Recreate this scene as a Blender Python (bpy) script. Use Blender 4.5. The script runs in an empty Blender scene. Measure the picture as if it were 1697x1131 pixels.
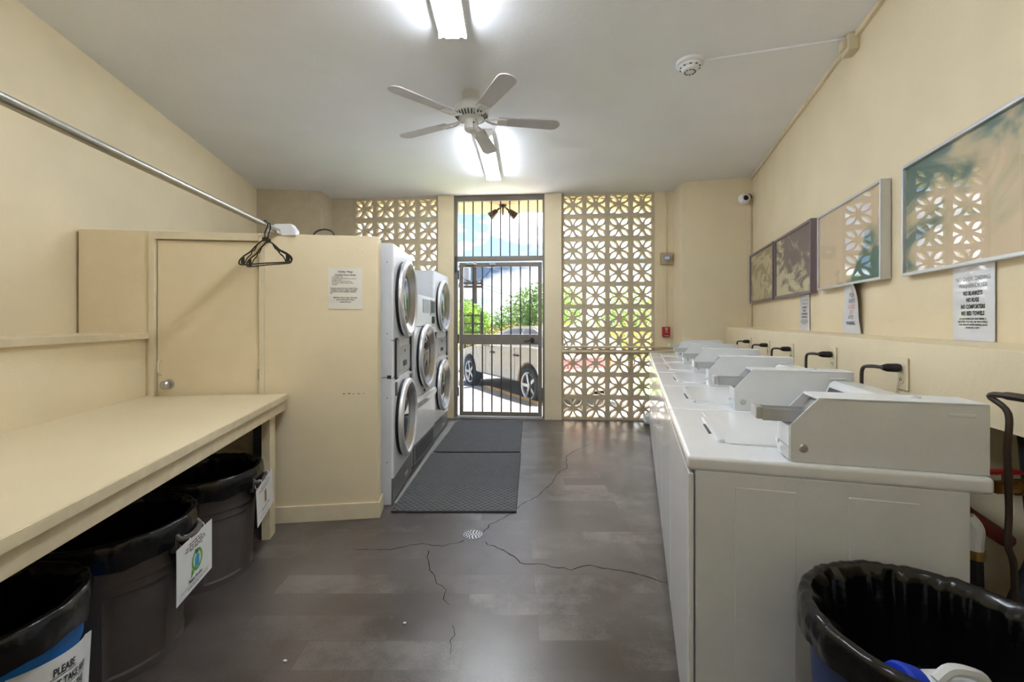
import bpy, bmesh, math, random
from mathutils import Vector, Matrix

SC = bpy.context.scene
COL = SC.collection
PI = math.pi
random.seed(7)

# ------------------------------------------------------------------ camera, sky, sun, exposure
CAM_H, FPX = 1.29, 740.0
cd = bpy.data.cameras.new('camera')
cd.sensor_width = 36.0
cd.lens = FPX / 1697.0 * 36.0
cd.shift_y = -33.5 / 1697.0
cd.clip_start = 0.02
cd.clip_end = 300
cam = bpy.data.objects.new('camera', cd)
cam.location = (0, 0, CAM_H)
cam.rotation_euler = (PI / 2, 0, 0)
COL.objects.link(cam)
SC.camera = cam

SKY_STRENGTH = 1.0
SUN_STRENGTH = 10.0
TUBE_STRENGTH = 13.0
EXPOSURE = 2.78

vs = SC.view_settings
vs.view_transform = 'Standard'
vs.look = 'None'
vs.gamma = 1.0
vs.use_curve_mapping = False
vs.exposure = EXPOSURE

def lin(c):
    out = []
    for v in c[:3]:
        v = v / 255.0
        out.append(v / 12.92 if v <= 0.04045 else ((v + 0.055) / 1.055) ** 2.4)
    return (out[0], out[1], out[2], 1.0)

def world():
    w = bpy.data.worlds.new('sky')
    SC.world = w
    w.use_nodes = True
    nt = w.node_tree
    nt.nodes.clear()
    N, L = nt.nodes.new, nt.links.new
    out = N('ShaderNodeOutputWorld')
    bg = N('ShaderNodeBackground')
    bg.inputs['Strength'].default_value = SKY_STRENGTH
    tc = N('ShaderNodeTexCoord')
    sep = N('ShaderNodeSeparateXYZ')
    L(tc.outputs['Generated'], sep.inputs[0])
    grad = N('ShaderNodeValToRGB')
    e = grad.color_ramp.elements
    e[0].position = 0.0
    e[0].color = (0.13, 0.20, 0.31, 1)
    e[1].position = 0.7
    e[1].color = (0.045, 0.105, 0.26, 1)
    L(sep.outputs['Z'], grad.inputs[0])
    mp = N('ShaderNodeMapping')
    mp.inputs['Scale'].default_value = (1.0, 1.0, 2.2)
    mp.inputs['Location'].default_value = (0.35, 0.0, 0.1)
    L(tc.outputs['Generated'], mp.inputs[0])
    nz = N('ShaderNodeTexNoise')
    nz.inputs['Scale'].default_value = 3.1
    nz.inputs['Detail'].default_value = 8
    nz.inputs['Roughness'].default_value = 0.55
    L(mp.outputs[0], nz.inputs[0])
    cr = N('ShaderNodeValToRGB')
    cr.color_ramp.elements[0].position = 0.44
    cr.color_ramp.elements[0].color = (0, 0, 0, 1)
    cr.color_ramp.elements[1].position = 0.62
    cr.color_ramp.elements[1].color = (1, 1, 1, 1)
    L(nz.outputs[0], cr.inputs[0])
    mx = N('ShaderNodeMix')
    mx.data_type = 'RGBA'
    L(cr.outputs[0], mx.inputs[0])
    L(grad.outputs[0], mx.inputs[6])
    mx.inputs[7].default_value = (1.5, 1.52, 1.58, 1)
    L(mx.outputs[2], bg.inputs['Color'])
    L(bg.outputs[0], out.inputs[0])
world()

sd = bpy.data.lights.new('sun', 'SUN')
sd.energy = SUN_STRENGTH
sd.angle = math.radians(0.6)
sd.color = (1.0, 0.95, 0.86)
sun = bpy.data.objects.new('sun', sd)
sun.rotation_euler = (math.radians(-10), math.radians(24), 0)   # high, from the +x side and a little from beyond
sun.location = (3, 10, 12)
COL.objects.link(sun)

# ------------------------------------------------------------------ materials
MATS = {}
def mat(name, rgb, rough=0.5, metal=0.0, noise=0.0, nscale=8.0, bump=0.0, bscale=60.0, coat=0.0, spec=0.5,
        rgb2=None, emit=0.0, ecol=None, detail=4, croug=0.03):
    """Principled material; colour varied by noise towards rgb2 (or a darker tone), optional fine bump."""
    m = bpy.data.materials.new(name)
    m.use_nodes = True
    nt = m.node_tree
    b = nt.nodes['Principled BSDF']
    c = lin(rgb)
    b.inputs['Base Color'].default_value = c
    b.inputs['Roughness'].default_value = rough
    b.inputs['Metallic'].default_value = metal
    b.inputs['Specular IOR Level'].default_value = spec
    b.inputs['Coat Weight'].default_value = coat
    b.inputs['Coat Roughness'].default_value = croug
    N, L = nt.nodes.new, nt.links.new
    tc = N('ShaderNodeTexCoord')
    if noise > 0 or rgb2:
        nz = N('ShaderNodeTexNoise')
        nz.inputs['Scale'].default_value = nscale
        nz.inputs['Detail'].default_value = detail
        L(tc.outputs['Object'], nz.inputs[0])
        r = N('ShaderNodeValToRGB')
        r.color_ramp.elements[0].position = 0.35
        r.color_ramp.elements[1].position = 0.65
        c2 = lin(rgb2) if rgb2 else tuple(v * (1 - noise) for v in c[:3]) + (1,)
        r.color_ramp.elements[0].color = c2
        r.color_ramp.elements[1].color = c
        L(nz.outputs[0], r.inputs[0])
        L(r.outputs[0], b.inputs['Base Color'])
    if bump > 0:
        nb = N('ShaderNodeTexNoise')
        nb.inputs['Scale'].default_value = bscale
        nb.inputs['Detail'].default_value = 3
        L(tc.outputs['Object'], nb.inputs[0])
        bp = N('ShaderNodeBump')
        bp.inputs['Strength'].default_value = bump
        bp.inputs['Distance'].default_value = 0.004
        L(nb.outputs[0], bp.inputs['Height'])
        L(bp.outputs[0], b.inputs['Normal'])
    if emit > 0:
        b.inputs['Emission Color'].default_value = ecol or c
        b.inputs['Emission Strength'].default_value = emit
    MATS[name] = m
    return m

def glass_mat(name, ior=1.5, tint=(1, 1, 1), haze=0.0, haze_rgb=(220, 225, 235), rough=0.0):
    m = bpy.data.materials.new(name)
    m.use_nodes = True
    nt = m.node_tree
    nt.nodes.clear()
    N, L = nt.nodes.new, nt.links.new
    out = N('ShaderNodeOutputMaterial')
    tr = N('ShaderNodeBsdfTransparent')
    tr.inputs[0].default_value = tint + (1,)
    gl = N('ShaderNodeBsdfGlossy')
    gl.inputs['Roughness'].default_value = rough
    fr = N('ShaderNodeFresnel')
    fr.inputs[0].default_value = ior
    mx = N('ShaderNodeMixShader')
    geo = N('ShaderNodeNewGeometry')                      # a sheet of glass: reflect at the outer faces only
    inv = N('ShaderNodeMath'); inv.operation = 'SUBTRACT'; inv.inputs[0].default_value = 1.0
    L(geo.outputs['Backfacing'], inv.inputs[1])
    mul = N('ShaderNodeMath'); mul.operation = 'MULTIPLY'
    L(fr.outputs[0], mul.inputs[0]); L(inv.outputs[0], mul.inputs[1])
    L(mul.outputs[0], mx.inputs[0])
    L(gl.outputs[0], mx.inputs[2])
    if haze > 0:
        df = N('ShaderNodeBsdfDiffuse')
        df.inputs[0].default_value = lin(haze_rgb)
        mh = N('ShaderNodeMixShader')
        mh.inputs[0].default_value = haze
        L(tr.outputs[0], mh.inputs[1])
        L(df.outputs[0], mh.inputs[2])
        L(mh.outputs[0], mx.inputs[1])
    else:
        L(tr.outputs[0], mx.inputs[1])
    L(mx.outputs[0], out.inputs[0])
    MATS[name] = m
    return m

M_WALL = mat('cream wall paint', (234, 217, 182), 0.55, noise=0.05, nscale=3, bump=0.25, bscale=45)
M_WALLD = mat('tan block paint', (206, 190, 160), 0.7, noise=0.08, nscale=10, bump=0.3, bscale=120)
M_CEIL = mat('white ceiling paint', (246, 247, 249), 0.75, noise=0.03, nscale=2, bump=0.3, bscale=35)
M_TRIM = mat('cream trim paint', (228, 213, 182), 0.45, noise=0.06, nscale=14)
M_TABLE = mat('cream laminate', (226, 210, 176), 0.35, noise=0.03, nscale=4)
M_TABLEE = mat('worn cream edge paint', (222, 206, 172), 0.5, noise=0.1, nscale=20)
M_WHITE = mat('white enamel', (234, 236, 238), 0.22, coat=0.35, noise=0.02, nscale=6)
M_WHITEM = mat('white textured enamel', (226, 228, 230), 0.38, noise=0.03, nscale=9, bump=0.12, bscale=300)
M_LID = mat('white lid enamel', (238, 240, 241), 0.16, coat=0.5)
M_DRY = mat('dryer white enamel', (232, 233, 235), 0.28, coat=0.2)
M_DRYS = mat('dryer side grey enamel', (214, 216, 220), 0.4)
M_STEEL = mat('brushed steel', (196, 196, 194), 0.28, metal=1.0, noise=0.08, nscale=30)
M_STEELD = mat('dark kick steel', (150, 150, 151), 0.38, metal=0.7, noise=0.15, nscale=40)
M_RING = mat('bright door ring steel', (228, 228, 230), 0.3, metal=0.65)
M_CRACK = mat('dark crack', (26, 22, 20), 1.0, spec=0.0)
M_SLIDE = mat('grey coin slide steel', (190, 192, 195), 0.3, metal=0.45)
M_CHROME = mat('chrome', (225, 226, 228), 0.1, metal=1.0)
M_BLACK = mat('black plastic', (22, 22, 23), 0.4)
M_RUBBER = mat('black rubber', (18, 18, 19), 0.6)
M_DKGREY = mat('dark grey panel', (70, 72, 74), 0.4)
M_LTGREY = mat('light grey panel', (176, 178, 181), 0.35)
M_MAT = mat('grey rubber mat', (42, 43, 44), 0.5, noise=0.2, nscale=25)
M_MATR = mat('grey rubber ridge', (114, 114, 114), 0.5, noise=0.15, nscale=25)
M_LINER = mat('black bin liner', (13, 13, 14), 0.26, bump=0.7, bscale=26, coat=0.15)
M_BIN = mat('grey brown bin plastic', (92, 84, 80), 0.5, noise=0.15, nscale=12, bump=0.15, bscale=200)
M_BLUEBIN = mat('blue bin plastic', (18, 106, 186), 0.4, noise=0.1, nscale=10)
M_NAVYBIN = mat('navy bin plastic', (24, 52, 112), 0.4, noise=0.1, nscale=10)
M_PAPER = mat('white paper', (232, 232, 232), 0.5, noise=0.05, nscale=14, coat=0.15)
M_LAMI = mat('laminated paper', (226, 228, 234), 0.4, coat=1.0, noise=0.03, nscale=9)
M_PAPERC = mat('cream notice paper', (232, 226, 212), 0.55, noise=0.04, nscale=14)
M_INK = mat('black ink', (35, 34, 36), 0.6)
M_INKG = mat('grey ink', (120, 122, 128), 0.6)
M_INKB = mat('blue grey ink', (92, 100, 128), 0.6)
M_INKP = mat('pink ink', (220, 150, 160), 0.6)
M_GREEN = mat('green print', (106, 170, 60), 0.5)
M_BLUEP = mat('blue print', (70, 160, 205), 0.5)
M_NAVYP = mat('navy print', (30, 50, 100), 0.5)
M_BROWNP = mat('brown print', (140, 84, 70), 0.5)
M_GATE = mat('taupe gate paint', (128, 120, 110), 0.45, noise=0.1, nscale=18)
M_BAR = mat('dark bar paint', (66, 58, 52), 0.5, noise=0.1, nscale=30)
M_BRONZE = mat('bronze metal', (86, 74, 64), 0.35, metal=0.8)
M_PIPE = mat('galvanised pipe', (176, 172, 162), 0.3, metal=0.9, noise=0.12, nscale=40)
M_SILVERF = mat('silver frame', (205, 206, 208), 0.3, metal=0.7)
M_PURPLEF = mat('mauve grey frame', (128, 116, 124), 0.35, metal=0.4)
M_RED = mat('red paint', (176, 30, 36), 0.4)
M_BEIGEP = mat('beige plastic', (226, 212, 180), 0.45)
M_BROWNC = mat('brown cord rubber', (58, 46, 36), 0.5)
M_BRASS = mat('brass fitting', (170, 140, 80), 0.35, metal=0.9)
M_COPPER = mat('rust red pipe', (130, 44, 36), 0.5, noise=0.2, nscale=30)
M_HOSEB = mat('dark blue hose', (30, 36, 50), 0.5)
M_WPLAST = mat('white plastic', (236, 236, 236), 0.4)
M_BLUECAP = mat('blue cap plastic', (26, 60, 190), 0.35)
M_OFFW = mat('off white fan enamel', (226, 224, 220), 0.4)
M_BLADE = mat('white fan blade', (205, 200, 202), 0.45)
M_YELLOWED = mat('yellowed alarm plastic', (196, 172, 112), 0.45, noise=0.1, nscale=40)
M_TUBE = mat('lit fluorescent tube', (255, 250, 238), 0.4, emit=TUBE_STRENGTH, ecol=(0.84, 0.93, 1.06, 1))
M_FIXT = mat('white fixture enamel', (238, 236, 228), 0.35)
M_GLASS = glass_mat('picture glass', 1.8)
M_PANE = glass_mat('tinted gate pane', 1.5, tint=(0.51, 0.52, 0.53), haze=0.07, haze_rgb=(200, 212, 232))
M_DOORGL = mat('dark dryer glass', (24, 28, 34), 0.06, spec=0.6, coat=0.3)
M_CONC = mat('pale concrete', (146, 143, 139), 0.85, noise=0.12, nscale=3, bump=0.3, bscale=40)
M_ASPH = mat('grey asphalt', (122, 121, 120), 0.9, noise=0.2, nscale=12, bump=0.4, bscale=90)
M_KERB = mat('yellow kerb paint', (226, 178, 96), 0.7, noise=0.15, nscale=8)
M_BLUEG = mat('blue reflection tint', (60, 130, 200), 0.7, noise=0.2, nscale=5)
M_CAR = mat('champagne car paint', (196, 184, 160), 0.3, metal=0.35, coat=0.7)
M_CARGL = mat('car window glass', (70, 76, 84), 0.06, coat=0.7)
M_TYRE = mat('tyre rubber', (28, 29, 32), 0.7)
M_TAIL = mat('red tail lamp', (205, 30, 26), 0.2, coat=0.6)
M_AMBER = mat('amber lamp', (240, 120, 30), 0.2, coat=0.6)
M_LEAF = mat('green leaves', (96, 140, 52), 0.6, rgb2=(150, 180, 84), nscale=2.5)
M_LEAF2 = mat('dark green leaves', (74, 112, 50), 0.6, rgb2=(126, 156, 76), nscale=2.0)
M_LIME = mat('lime leaves', (170, 200, 60), 0.6, rgb2=(120, 170, 40), nscale=3)
M_HEDGE = mat('yellow hedge leaves', (206, 180, 74), 0.6, rgb2=(128, 140, 52), nscale=3.5)
M_GRASS = mat('bright grass', (130, 180, 50), 0.8, rgb2=(90, 150, 40), nscale=10)
M_BARK = mat('bark', (96, 78, 62), 0.85, noise=0.3, nscale=12, bump=0.5, bscale=30)
M_WOODD = mat('dark stained wood', (66, 50, 40), 0.6, noise=0.2, nscale=20)
M_ROOF = mat('grey roof', (150, 150, 152), 0.8, noise=0.1, nscale=10)
M_EAVE = mat('tan eave paint', (178, 156, 116), 0.7, noise=0.05, nscale=5)
M_HOUSE = mat('pale house wall', (226, 222, 210), 0.8, noise=0.05, nscale=5)

def floor_mat():
    m = bpy.data.materials.new('sealed dark concrete')
    m.use_nodes = True
    nt = m.node_tree
    b = nt.nodes['Principled BSDF']
    N, L = nt.nodes.new, nt.links.new
    tc = N('ShaderNodeTexCoord')
    n1 = N('ShaderNodeTexNoise'); n1.inputs['Scale'].default_value = 1.1; n1.inputs['Detail'].default_value = 6
    L(tc.outputs['Object'], n1.inputs[0])
    r1 = N('ShaderNodeValToRGB')
    r1.color_ramp.elements[0].position = 0.40; r1.color_ramp.elements[0].color = lin((54, 42, 33))
    r1.color_ramp.elements[1].position = 0.60; r1.color_ramp.elements[1].color = lin((92, 84, 80))
    L(n1.outputs[0], r1.inputs[0])
    # worn bands left by old flooring: rows of patches across the room
    mp = N('ShaderNodeMapping'); mp.inputs['Location'].default_value = (0.2, 0.06, 0)
    L(tc.outputs['Object'], mp.inputs[0])
    br = N('ShaderNodeTexBrick')
    br.inputs['Scale'].default_value = 1.0
    br.inputs['Brick Width'].default_value = 0.62
    br.inputs['Row Height'].default_value = 0.155
    br.inputs['Mortar Size'].default_value = 0.004
    br.inputs['Mortar Smooth'].default_value = 1.0
    br.inputs['Bias'].default_value = -0.1
    br.inputs['Color1'].default_value = (0.0, 0.0, 0.0, 1)
    br.inputs['Color2'].default_value = (1.0, 1.0, 1.0, 1)
    br.inputs['Mortar'].default_value = (0.1, 0.1, 0.1, 1)
    L(mp.outputs[0], br.inputs[0])
    n3 = N('ShaderNodeTexNoise'); n3.inputs['Scale'].default_value = 170; n3.inputs['Detail'].default_value = 2
    L(tc.outputs['Object'], n3.inputs[0])
    mul = N('ShaderNodeMix'); mul.data_type = 'RGBA'; mul.blend_type = 'OVERLAY'
    mul.inputs[0].default_value = 0.35
    L(r1.outputs[0], mul.inputs[6]); L(n3.outputs[0], mul.inputs[7])
    # pale worn bands where old tiles lay, broken up by wear and speckled at their edges
    nd = N('ShaderNodeTexNoise'); nd.inputs['Scale'].default_value = 1.6; nd.inputs['Detail'].default_value = 9
    nd.inputs['Roughness'].default_value = 0.72
    L(tc.outputs['Object'], nd.inputs[0])
    sp = N('ShaderNodeMath'); sp.operation = 'MULTIPLY_ADD'
    L(n3.outputs[0], sp.inputs[0]); sp.inputs[1].default_value = 0.22; L(nd.outputs[0], sp.inputs[2])
    rd = N('ShaderNodeValToRGB')
    rd.color_ramp.elements[0].position = 0.56; rd.color_ramp.elements[0].color = (0, 0, 0, 1)
    rd.color_ramp.elements[1].position = 0.70; rd.color_ramp.elements[1].color = (0.75, 0.75, 0.75, 1)
    L(sp.outputs[0], rd.inputs[0])
    fm = N('ShaderNodeMath'); fm.operation = 'MULTIPLY'
    L(br.outputs[0], fm.inputs[0]); L(rd.outputs[0], fm.inputs[1])
    m2 = N('ShaderNodeMix'); m2.data_type = 'RGBA'
    m2.inputs[7].default_value = lin((136, 128, 122))
    L(fm.outputs[0], m2.inputs[0])
    L(mul.outputs[2], m2.inputs[6])
    L(m2.outputs[2], b.inputs['Base Color'])
    n2 = N('ShaderNodeTexNoise'); n2.inputs['Scale'].default_value = 2.2; n2.inputs['Detail'].default_value = 5
    L(tc.outputs['Object'], n2.inputs[0])
    ad = N('ShaderNodeMath'); ad.operation = 'MULTIPLY_ADD'
    L(n2.outputs[0], ad.inputs[0]); ad.inputs[1].default_value = 0.30; ad.inputs[2].default_value = 0.14
    ad2 = N('ShaderNodeMath'); ad2.operation = 'MULTIPLY_ADD'
    L(br.outputs[0], ad2.inputs[0]); ad2.inputs[1].default_value = 0.03
    L(ad.outputs[0], ad2.inputs[2])
    mxr = N('ShaderNodeMath'); mxr.operation = 'MAXIMUM'; mxr.inputs[1].default_value = 0.285
    L(ad2.outputs[0], mxr.inputs[0])
    L(mxr.outputs[0], b.inputs['Roughness'])
    b.inputs['Specular IOR Level'].default_value = 1.0
    bp = N('ShaderNodeBump'); bp.inputs['Strength'].default_value = 0.12; bp.inputs['Distance'].default_value = 0.003
    L(n3.outputs[0], bp.inputs['Height'])
    L(bp.outputs[0], b.inputs['Normal'])
    return m
M_FLOOR = floor_mat()

def art_mat(name, stops, scale, seed, distort=1.6, tilt=(0, 0, 0), gradw=0.6):
    """A soft abstract print: noise plus a slanted gradient through a colour ramp."""
    m = bpy.data.materials.new(name)
    m.use_nodes = True
    nt = m.node_tree
    b = nt.nodes['Principled BSDF']
    b.inputs['Roughness'].default_value = 0.6
    N, L = nt.nodes.new, nt.links.new
    tc = N('ShaderNodeTexCoord')
    mp = N('ShaderNodeMapping'); mp.inputs['Location'].default_value = (seed, seed * 0.7, seed * 1.3)
    L(tc.outputs['Generated'], mp.inputs[0])
    nz = N('ShaderNodeTexNoise')
    nz.inputs['Scale'].default_value = scale; nz.inputs['Detail'].default_value = 3
    nz.inputs['Distortion'].default_value = distort
    L(mp.outputs[0], nz.inputs[0])
    dot = N('ShaderNodeVectorMath'); dot.operation = 'DOT_PRODUCT'
    dot.inputs[1].default_value = tilt
    L(tc.outputs['Generated'], dot.inputs[0])
    a = N('ShaderNodeMath'); a.operation = 'MULTIPLY_ADD'
    L(dot.outputs['Value'], a.inputs[0]); a.inputs[1].default_value = gradw
    L(nz.outputs[0], a.inputs[2])
    r = N('ShaderNodeValToRGB')
    el = r.color_ramp.elements
    while len(el) < len(stops):
        el.new(0.5)
    for e, (p, c) in zip(el, stops):
        e.position = p
        e.color = lin(c)
    L(a.outputs[0], r.inputs[0])
    L(r.outputs[0], b.inputs['Base Color'])
    return m

# ------------------------------------------------------------------ mesh helpers
def bm_new():
    return bmesh.new()

def add_box(bm, lo, hi, bev=0.0, seg=2):
    t = bmesh.new()
    bmesh.ops.create_cube(t, size=1.0)
    for v in t.verts:
        v.co = Vector((lo[i] + (v.co[i] + 0.5) * (hi[i] - lo[i]) for i in range(3)))
    if bev > 0:
        bmesh.ops.bevel(t, geom=t.edges[:], offset=bev, segments=seg, affect='EDGES', profile=0.5)
    merge(bm, t)

def merge(bm, t, M=None):
    if M is not None:
        bmesh.ops.transform(t, matrix=M, verts=t.verts)
    me = bpy.data.meshes.new('tmp')
    t.to_mesh(me)
    bm.from_mesh(me)
    bpy.data.meshes.remove(me)
    t.free()

def add_tube(bm, pts, r, seg=8, cap=True, closed=False):
    """Round tube along a polyline (r may be a number or a list)."""
    pts = [Vector(p) for p in pts]
    n = len(pts)
    rings = []
    up = None
    for i, p in enumerate(pts):
        if closed:
            d = pts[(i + 1) % n] - pts[i - 1]
        elif i == 0:
            d = pts[1] - p
        elif i == n - 1:
            d = p - pts[i - 1]
        else:
            d = (pts[i + 1] - p).normalized() + (p - pts[i - 1]).normalized()
        d.normalize()
        if up is None:
            up = Vector((0, 0, 1)) if abs(d.z) < 0.9 else Vector((1, 0, 0))
        a = d.cross(up)
        if a.length < 1e-6:
            a = d.orthogonal()
        a.normalize()
        b = a.cross(d).normalized()
        up = b
        rr = r[i] if isinstance(r, (list, tuple)) else r
        rings.append([bm.verts.new(p + a * rr * math.cos(2 * PI * k / seg) + b * rr * math.sin(2 * PI * k / seg)) for k in range(seg)])
    m = n if closed else n - 1
    for i in range(m):
        A, B = rings[i], rings[(i + 1) % n]
        for k in range(seg):
            bm.faces.new((A[k], A[(k + 1) % seg], B[(k + 1) % seg], B[k]))
    if cap and not closed:
        bm.faces.new(rings[0][::-1])
        bm.faces.new(rings[-1])

def smooth_path(pts, n=6):
    """Catmull-Rom through the points."""
    P = [Vector(p) for p in pts]
    P = [2 * P[0] - P[1]] + P + [2 * P[-1] - P[-2]]
    out = []
    for i in range(1, len(P) - 2):
        for k in range(n):
            t = k / n
            a, b, c, d = P[i - 1], P[i], P[i + 1], P[i + 2]
            out.append(0.5 * ((2 * b) + (c - a) * t + (2 * a - 5 * b + 4 * c - d) * t * t + (3 * b - a - 3 * c + d) * t ** 3))
    out.append(P[-2])
    return out

def add_lathe(bm, prof, seg=32, M=None, closed=False):
    """Revolve (r, h) pairs about local z."""
    t = bmesh.new()
    rings = []
    for r, h in prof:
        if r < 1e-6:
            rings.append([t.verts.new((0, 0, h))])
        else:
            rings.append([t.verts.new((r * math.cos(2 * PI * k / seg), r * math.sin(2 * PI * k / seg), h)) for k in range(seg)])
    for A, B in zip(rings, rings[1:]):
        for k in range(seg):
            k2 = (k + 1) % seg
            if len(A) == 1 and len(B) == 1:
                continue
            if len(A) == 1:
                t.faces.new((A[0], B[k2], B[k]))
            elif len(B) == 1:
                t.faces.new((A[k], A[k2], B[0]))
            else:
                t.faces.new((A[k], A[k2], B[k2], B[k]))
    bmesh.ops.recalc_face_normals(t, faces=t.faces[:])
    merge(bm, t, M)

def add_prism(bm, poly, lo, hi, axis='z', bev=0.0, seg=2):
    """Extrude a 2D polygon along an axis: z -> (x,y), y -> (x,z), x -> (y,z)."""
    t = bmesh.new()
    def mk(p, h):
        if axis == 'z': return (p[0], p[1], h)
        if axis == 'y': return (p[0], h, p[1])
        return (h, p[0], p[1])
    A = [t.verts.new(mk(p, lo)) for p in poly]
    B = [t.verts.new(mk(p, hi)) for p in poly]
    n = len(poly)
    t.faces.new(A)
    t.faces.new(B)
    for k in range(n):
        t.faces.new((A[k], A[(k + 1) % n], B[(k + 1) % n], B[k]))
    bmesh.ops.recalc_face_normals(t, faces=t.faces[:])
    if bev > 0:
        bmesh.ops.bevel(t, geom=t.edges[:], offset=bev, segments=seg, affect='EDGES', profile=0.5)
    merge(bm, t)

def add_grid(bm, nu, nv, f, close_u=False):
    V = [[bm.verts.new(f(i / nu, j / nv)) for j in range(nv + 1)] for i in range(nu if close_u else nu + 1)]
    for i in range(nu):
        i2 = (i + 1) % nu if close_u else i + 1
        for j in range(nv):
            bm.faces.new((V[i][j], V[i2][j], V[i2][j + 1], V[i][j + 1]))

def axis_y(cx, cy, cz):
    """Matrix taking a lathe about z to one about -y (towards the viewer in a facing frame)."""
    return Matrix.Translation((cx, cy, cz)) @ Matrix.Rotation(PI / 2, 4, 'X')

def obj(name, bm, m=None, parent=None, smooth=35, loc=None, rotz=None, kind=None):
    me = bpy.data.meshes.new(name)
    bm.to_mesh(me)
    bm.free()
    if smooth:
        me.shade_smooth()
        me.set_sharp_from_angle(angle=math.radians(smooth))
        wn = len(me.polygons) < 4000
    else:
        wn = False
        me.shade_flat()
    if m:
        me.materials.append(m)
    o = bpy.data.objects.new(name, me)
    COL.objects.link(o)
    if wn:
        md = o.modifiers.new('weighted normals', 'WEIGHTED_NORMAL')
        md.keep_sharp = True
    if parent:
        o.parent = parent
    if loc is not None:
        o.location = loc
    if rotz is not None:
        o.rotation_euler = (0, 0, rotz)
    if kind:
        o['kind'] = kind
    return o

def tag(o, label, cat, group=None):
    o['label'] = label
    o['category'] = cat
    if group:
        o['group'] = group
    return o

def thing(name, label, cat, loc=(0, 0, 0), rotz=0.0, group=None):
    o = bpy.data.objects.new(name, None)
    o.empty_display_size = 0.1
    COL.objects.link(o)
    o.location = loc
    o.rotation_euler = (0, 0, rotz)
    return tag(o, label, cat, group)

def struct(name, bm, m, parent=None, loc=None, rotz=None, smooth=30):
    o = obj(name, bm, m, parent, smooth, loc, rotz)
    if not parent:
        o['kind'] = 'structure'
    return o

def struct_empty(name, loc=(0, 0, 0), rotz=0.0):
    o = bpy.data.objects.new(name, None)
    COL.objects.link(o)
    o.location = loc
    o.rotation_euler = (0, 0, rotz)
    o['kind'] = 'structure'
    return o

def dup(root, loc=None, rotz=None, label=None):
    r = root.copy()
    COL.objects.link(r)
    if loc is not None:
        r.location = loc
    if rotz is not None:
        r.rotation_euler = (0, 0, rotz)
    if label:
        r['label'] = label
    for ch in list(root.children):
        c = ch.copy()
        COL.objects.link(c)
        c.parent = r
        for g in list(ch.children):
            d = g.copy()
            COL.objects.link(d)
            d.parent = c
    return r

def inst(name, src, parent, loc=(0, 0, 0), rot=(0, 0, 0), scale=(1, 1, 1)):
    o = bpy.data.objects.new(name, src)
    COL.objects.link(o)
    o.parent = parent
    o.location = loc
    o.rotation_euler = rot
    o.scale = scale
    return o

def add_text(bm, body, size, x, z, y=0.0, align='CENTER', bold=0.0, M=None, sx=1.0, fmap=None):
    """Flat lettering in the x-z plane (facing -y)."""
    cu = bpy.data.curves.new('lettering', 'FONT')
    cu.body = body
    cu.size = size
    cu.align_x = align
    cu.resolution_u = 2
    cu.offset = bold
    o = bpy.data.objects.new('lettering', cu)
    me = bpy.data.meshes.new_from_object(o)
    for v in me.vertices:
        px, pz = v.co.x * sx + x, v.co.y + z
        v.co = fmap(px, pz) if fmap else (px, y, pz)
    bm.from_mesh(me)
    bpy.data.meshes.remove(me)
    bpy.data.objects.remove(o)
    bpy.data.curves.remove(cu)

def add_rect(bm, x0, x1, z0, z1, y=0.0, fmap=None, n=1):
    for k in range(n):
        a, b = x0 + (x1 - x0) * k / n, x0 + (x1 - x0) * (k + 1) / n
        g = fmap or (lambda p, q: (p, y, q))
        bm.faces.new([bm.verts.new(g(*p)) for p in ((a, z0), (b, z0), (b, z1), (a, z1))])

def add_words(bm, x0, x1, z, h, rng, fmap=None, y=0.0):
    """A line of print too small to read: word-length strokes."""
    x = x0
    while x < x1 - h:
        w = min(h * rng.uniform(1.6, 5.0), x1 - x)
        add_rect(bm, x, x + w, z, z + h * 0.62, y, fmap)
        x += w + h * 0.7

def prop_wall(x, y, z, ang):
    return (x, y, z), ang

# ------------------------------------------------------------------ the room shell
CEIL = 2.95
BW_LOC, BW_ROT = (0, 5.87, 0), -math.atan(0.08)          # back wall frame: local x along it, -y into the room
def RW(y0, z=0.0, off=0.0):                               # a point of the right wall; off > 0 into the room
    return (1.214 + 0.3027 * y0 - 0.957 * off, y0 + 0.2897 * off, z)
RW_ROT = math.radians(-106.84)                            # facing frame: local x towards the camera end
def LEDGE(y0, z=0.0, off=0.0):                            # front face of the right-hand ledge
    return (0.92 + 0.3027 * y0 - 0.957 * off, y0 + 0.2897 * off, z)
PT_LOC, PT_ROT = (-2.6, 2.70, 0), math.atan(0.1337)       # partition frame, -y towards the camera

b = bm_new()
add_box(b, (-4.2, -1.4, -0.2), (3.2, 6.02, 0.0))
floor = struct('floor', b, M_FLOOR)
b = bm_new()
add_box(b, (-4.2, -1.4, CEIL), (3.4, 6.25, CEIL + 0.15))
ceiling = struct('ceiling', b, M_CEIL)

b = bm_new()
add_prism(b, [(-1.83, -1.4), (-3.23, 5.72), (-3.40, 5.70), (-2.0, -1.4)], 0, CEIL)
struct('wall_left', b, M_WALL)
b = bm_new()
add_prism(b, [RW(-1.4)[:2], RW(5.3)[:2], RW(5.3, off=-0.15)[:2], RW(-1.4, off=-0.15)[:2]], 0, CEIL)
struct('wall_right', b, M_WALL)
b = bm_new()
add_box(b, (-1.95, -1.4, 0), (0.95, -1.25, CEIL))
struct('wall_front', b, M_WALL)
b = bm_new()
add_prism(b, [(-3.24, 5.606), (-2.45, 5.71), (-2.45, 6.25), (-3.40, 6.25)], 0, CEIL)
struct('wall_back_left', b, M_WALLD)
b = bm_new()
add_prism(b, [(2.035, 5.34), (2.84, 5.121), (2.98, 5.75), (2.07, 5.85)], 0, CEIL)
struct('wall_back_right', b, M_WALL)

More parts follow.
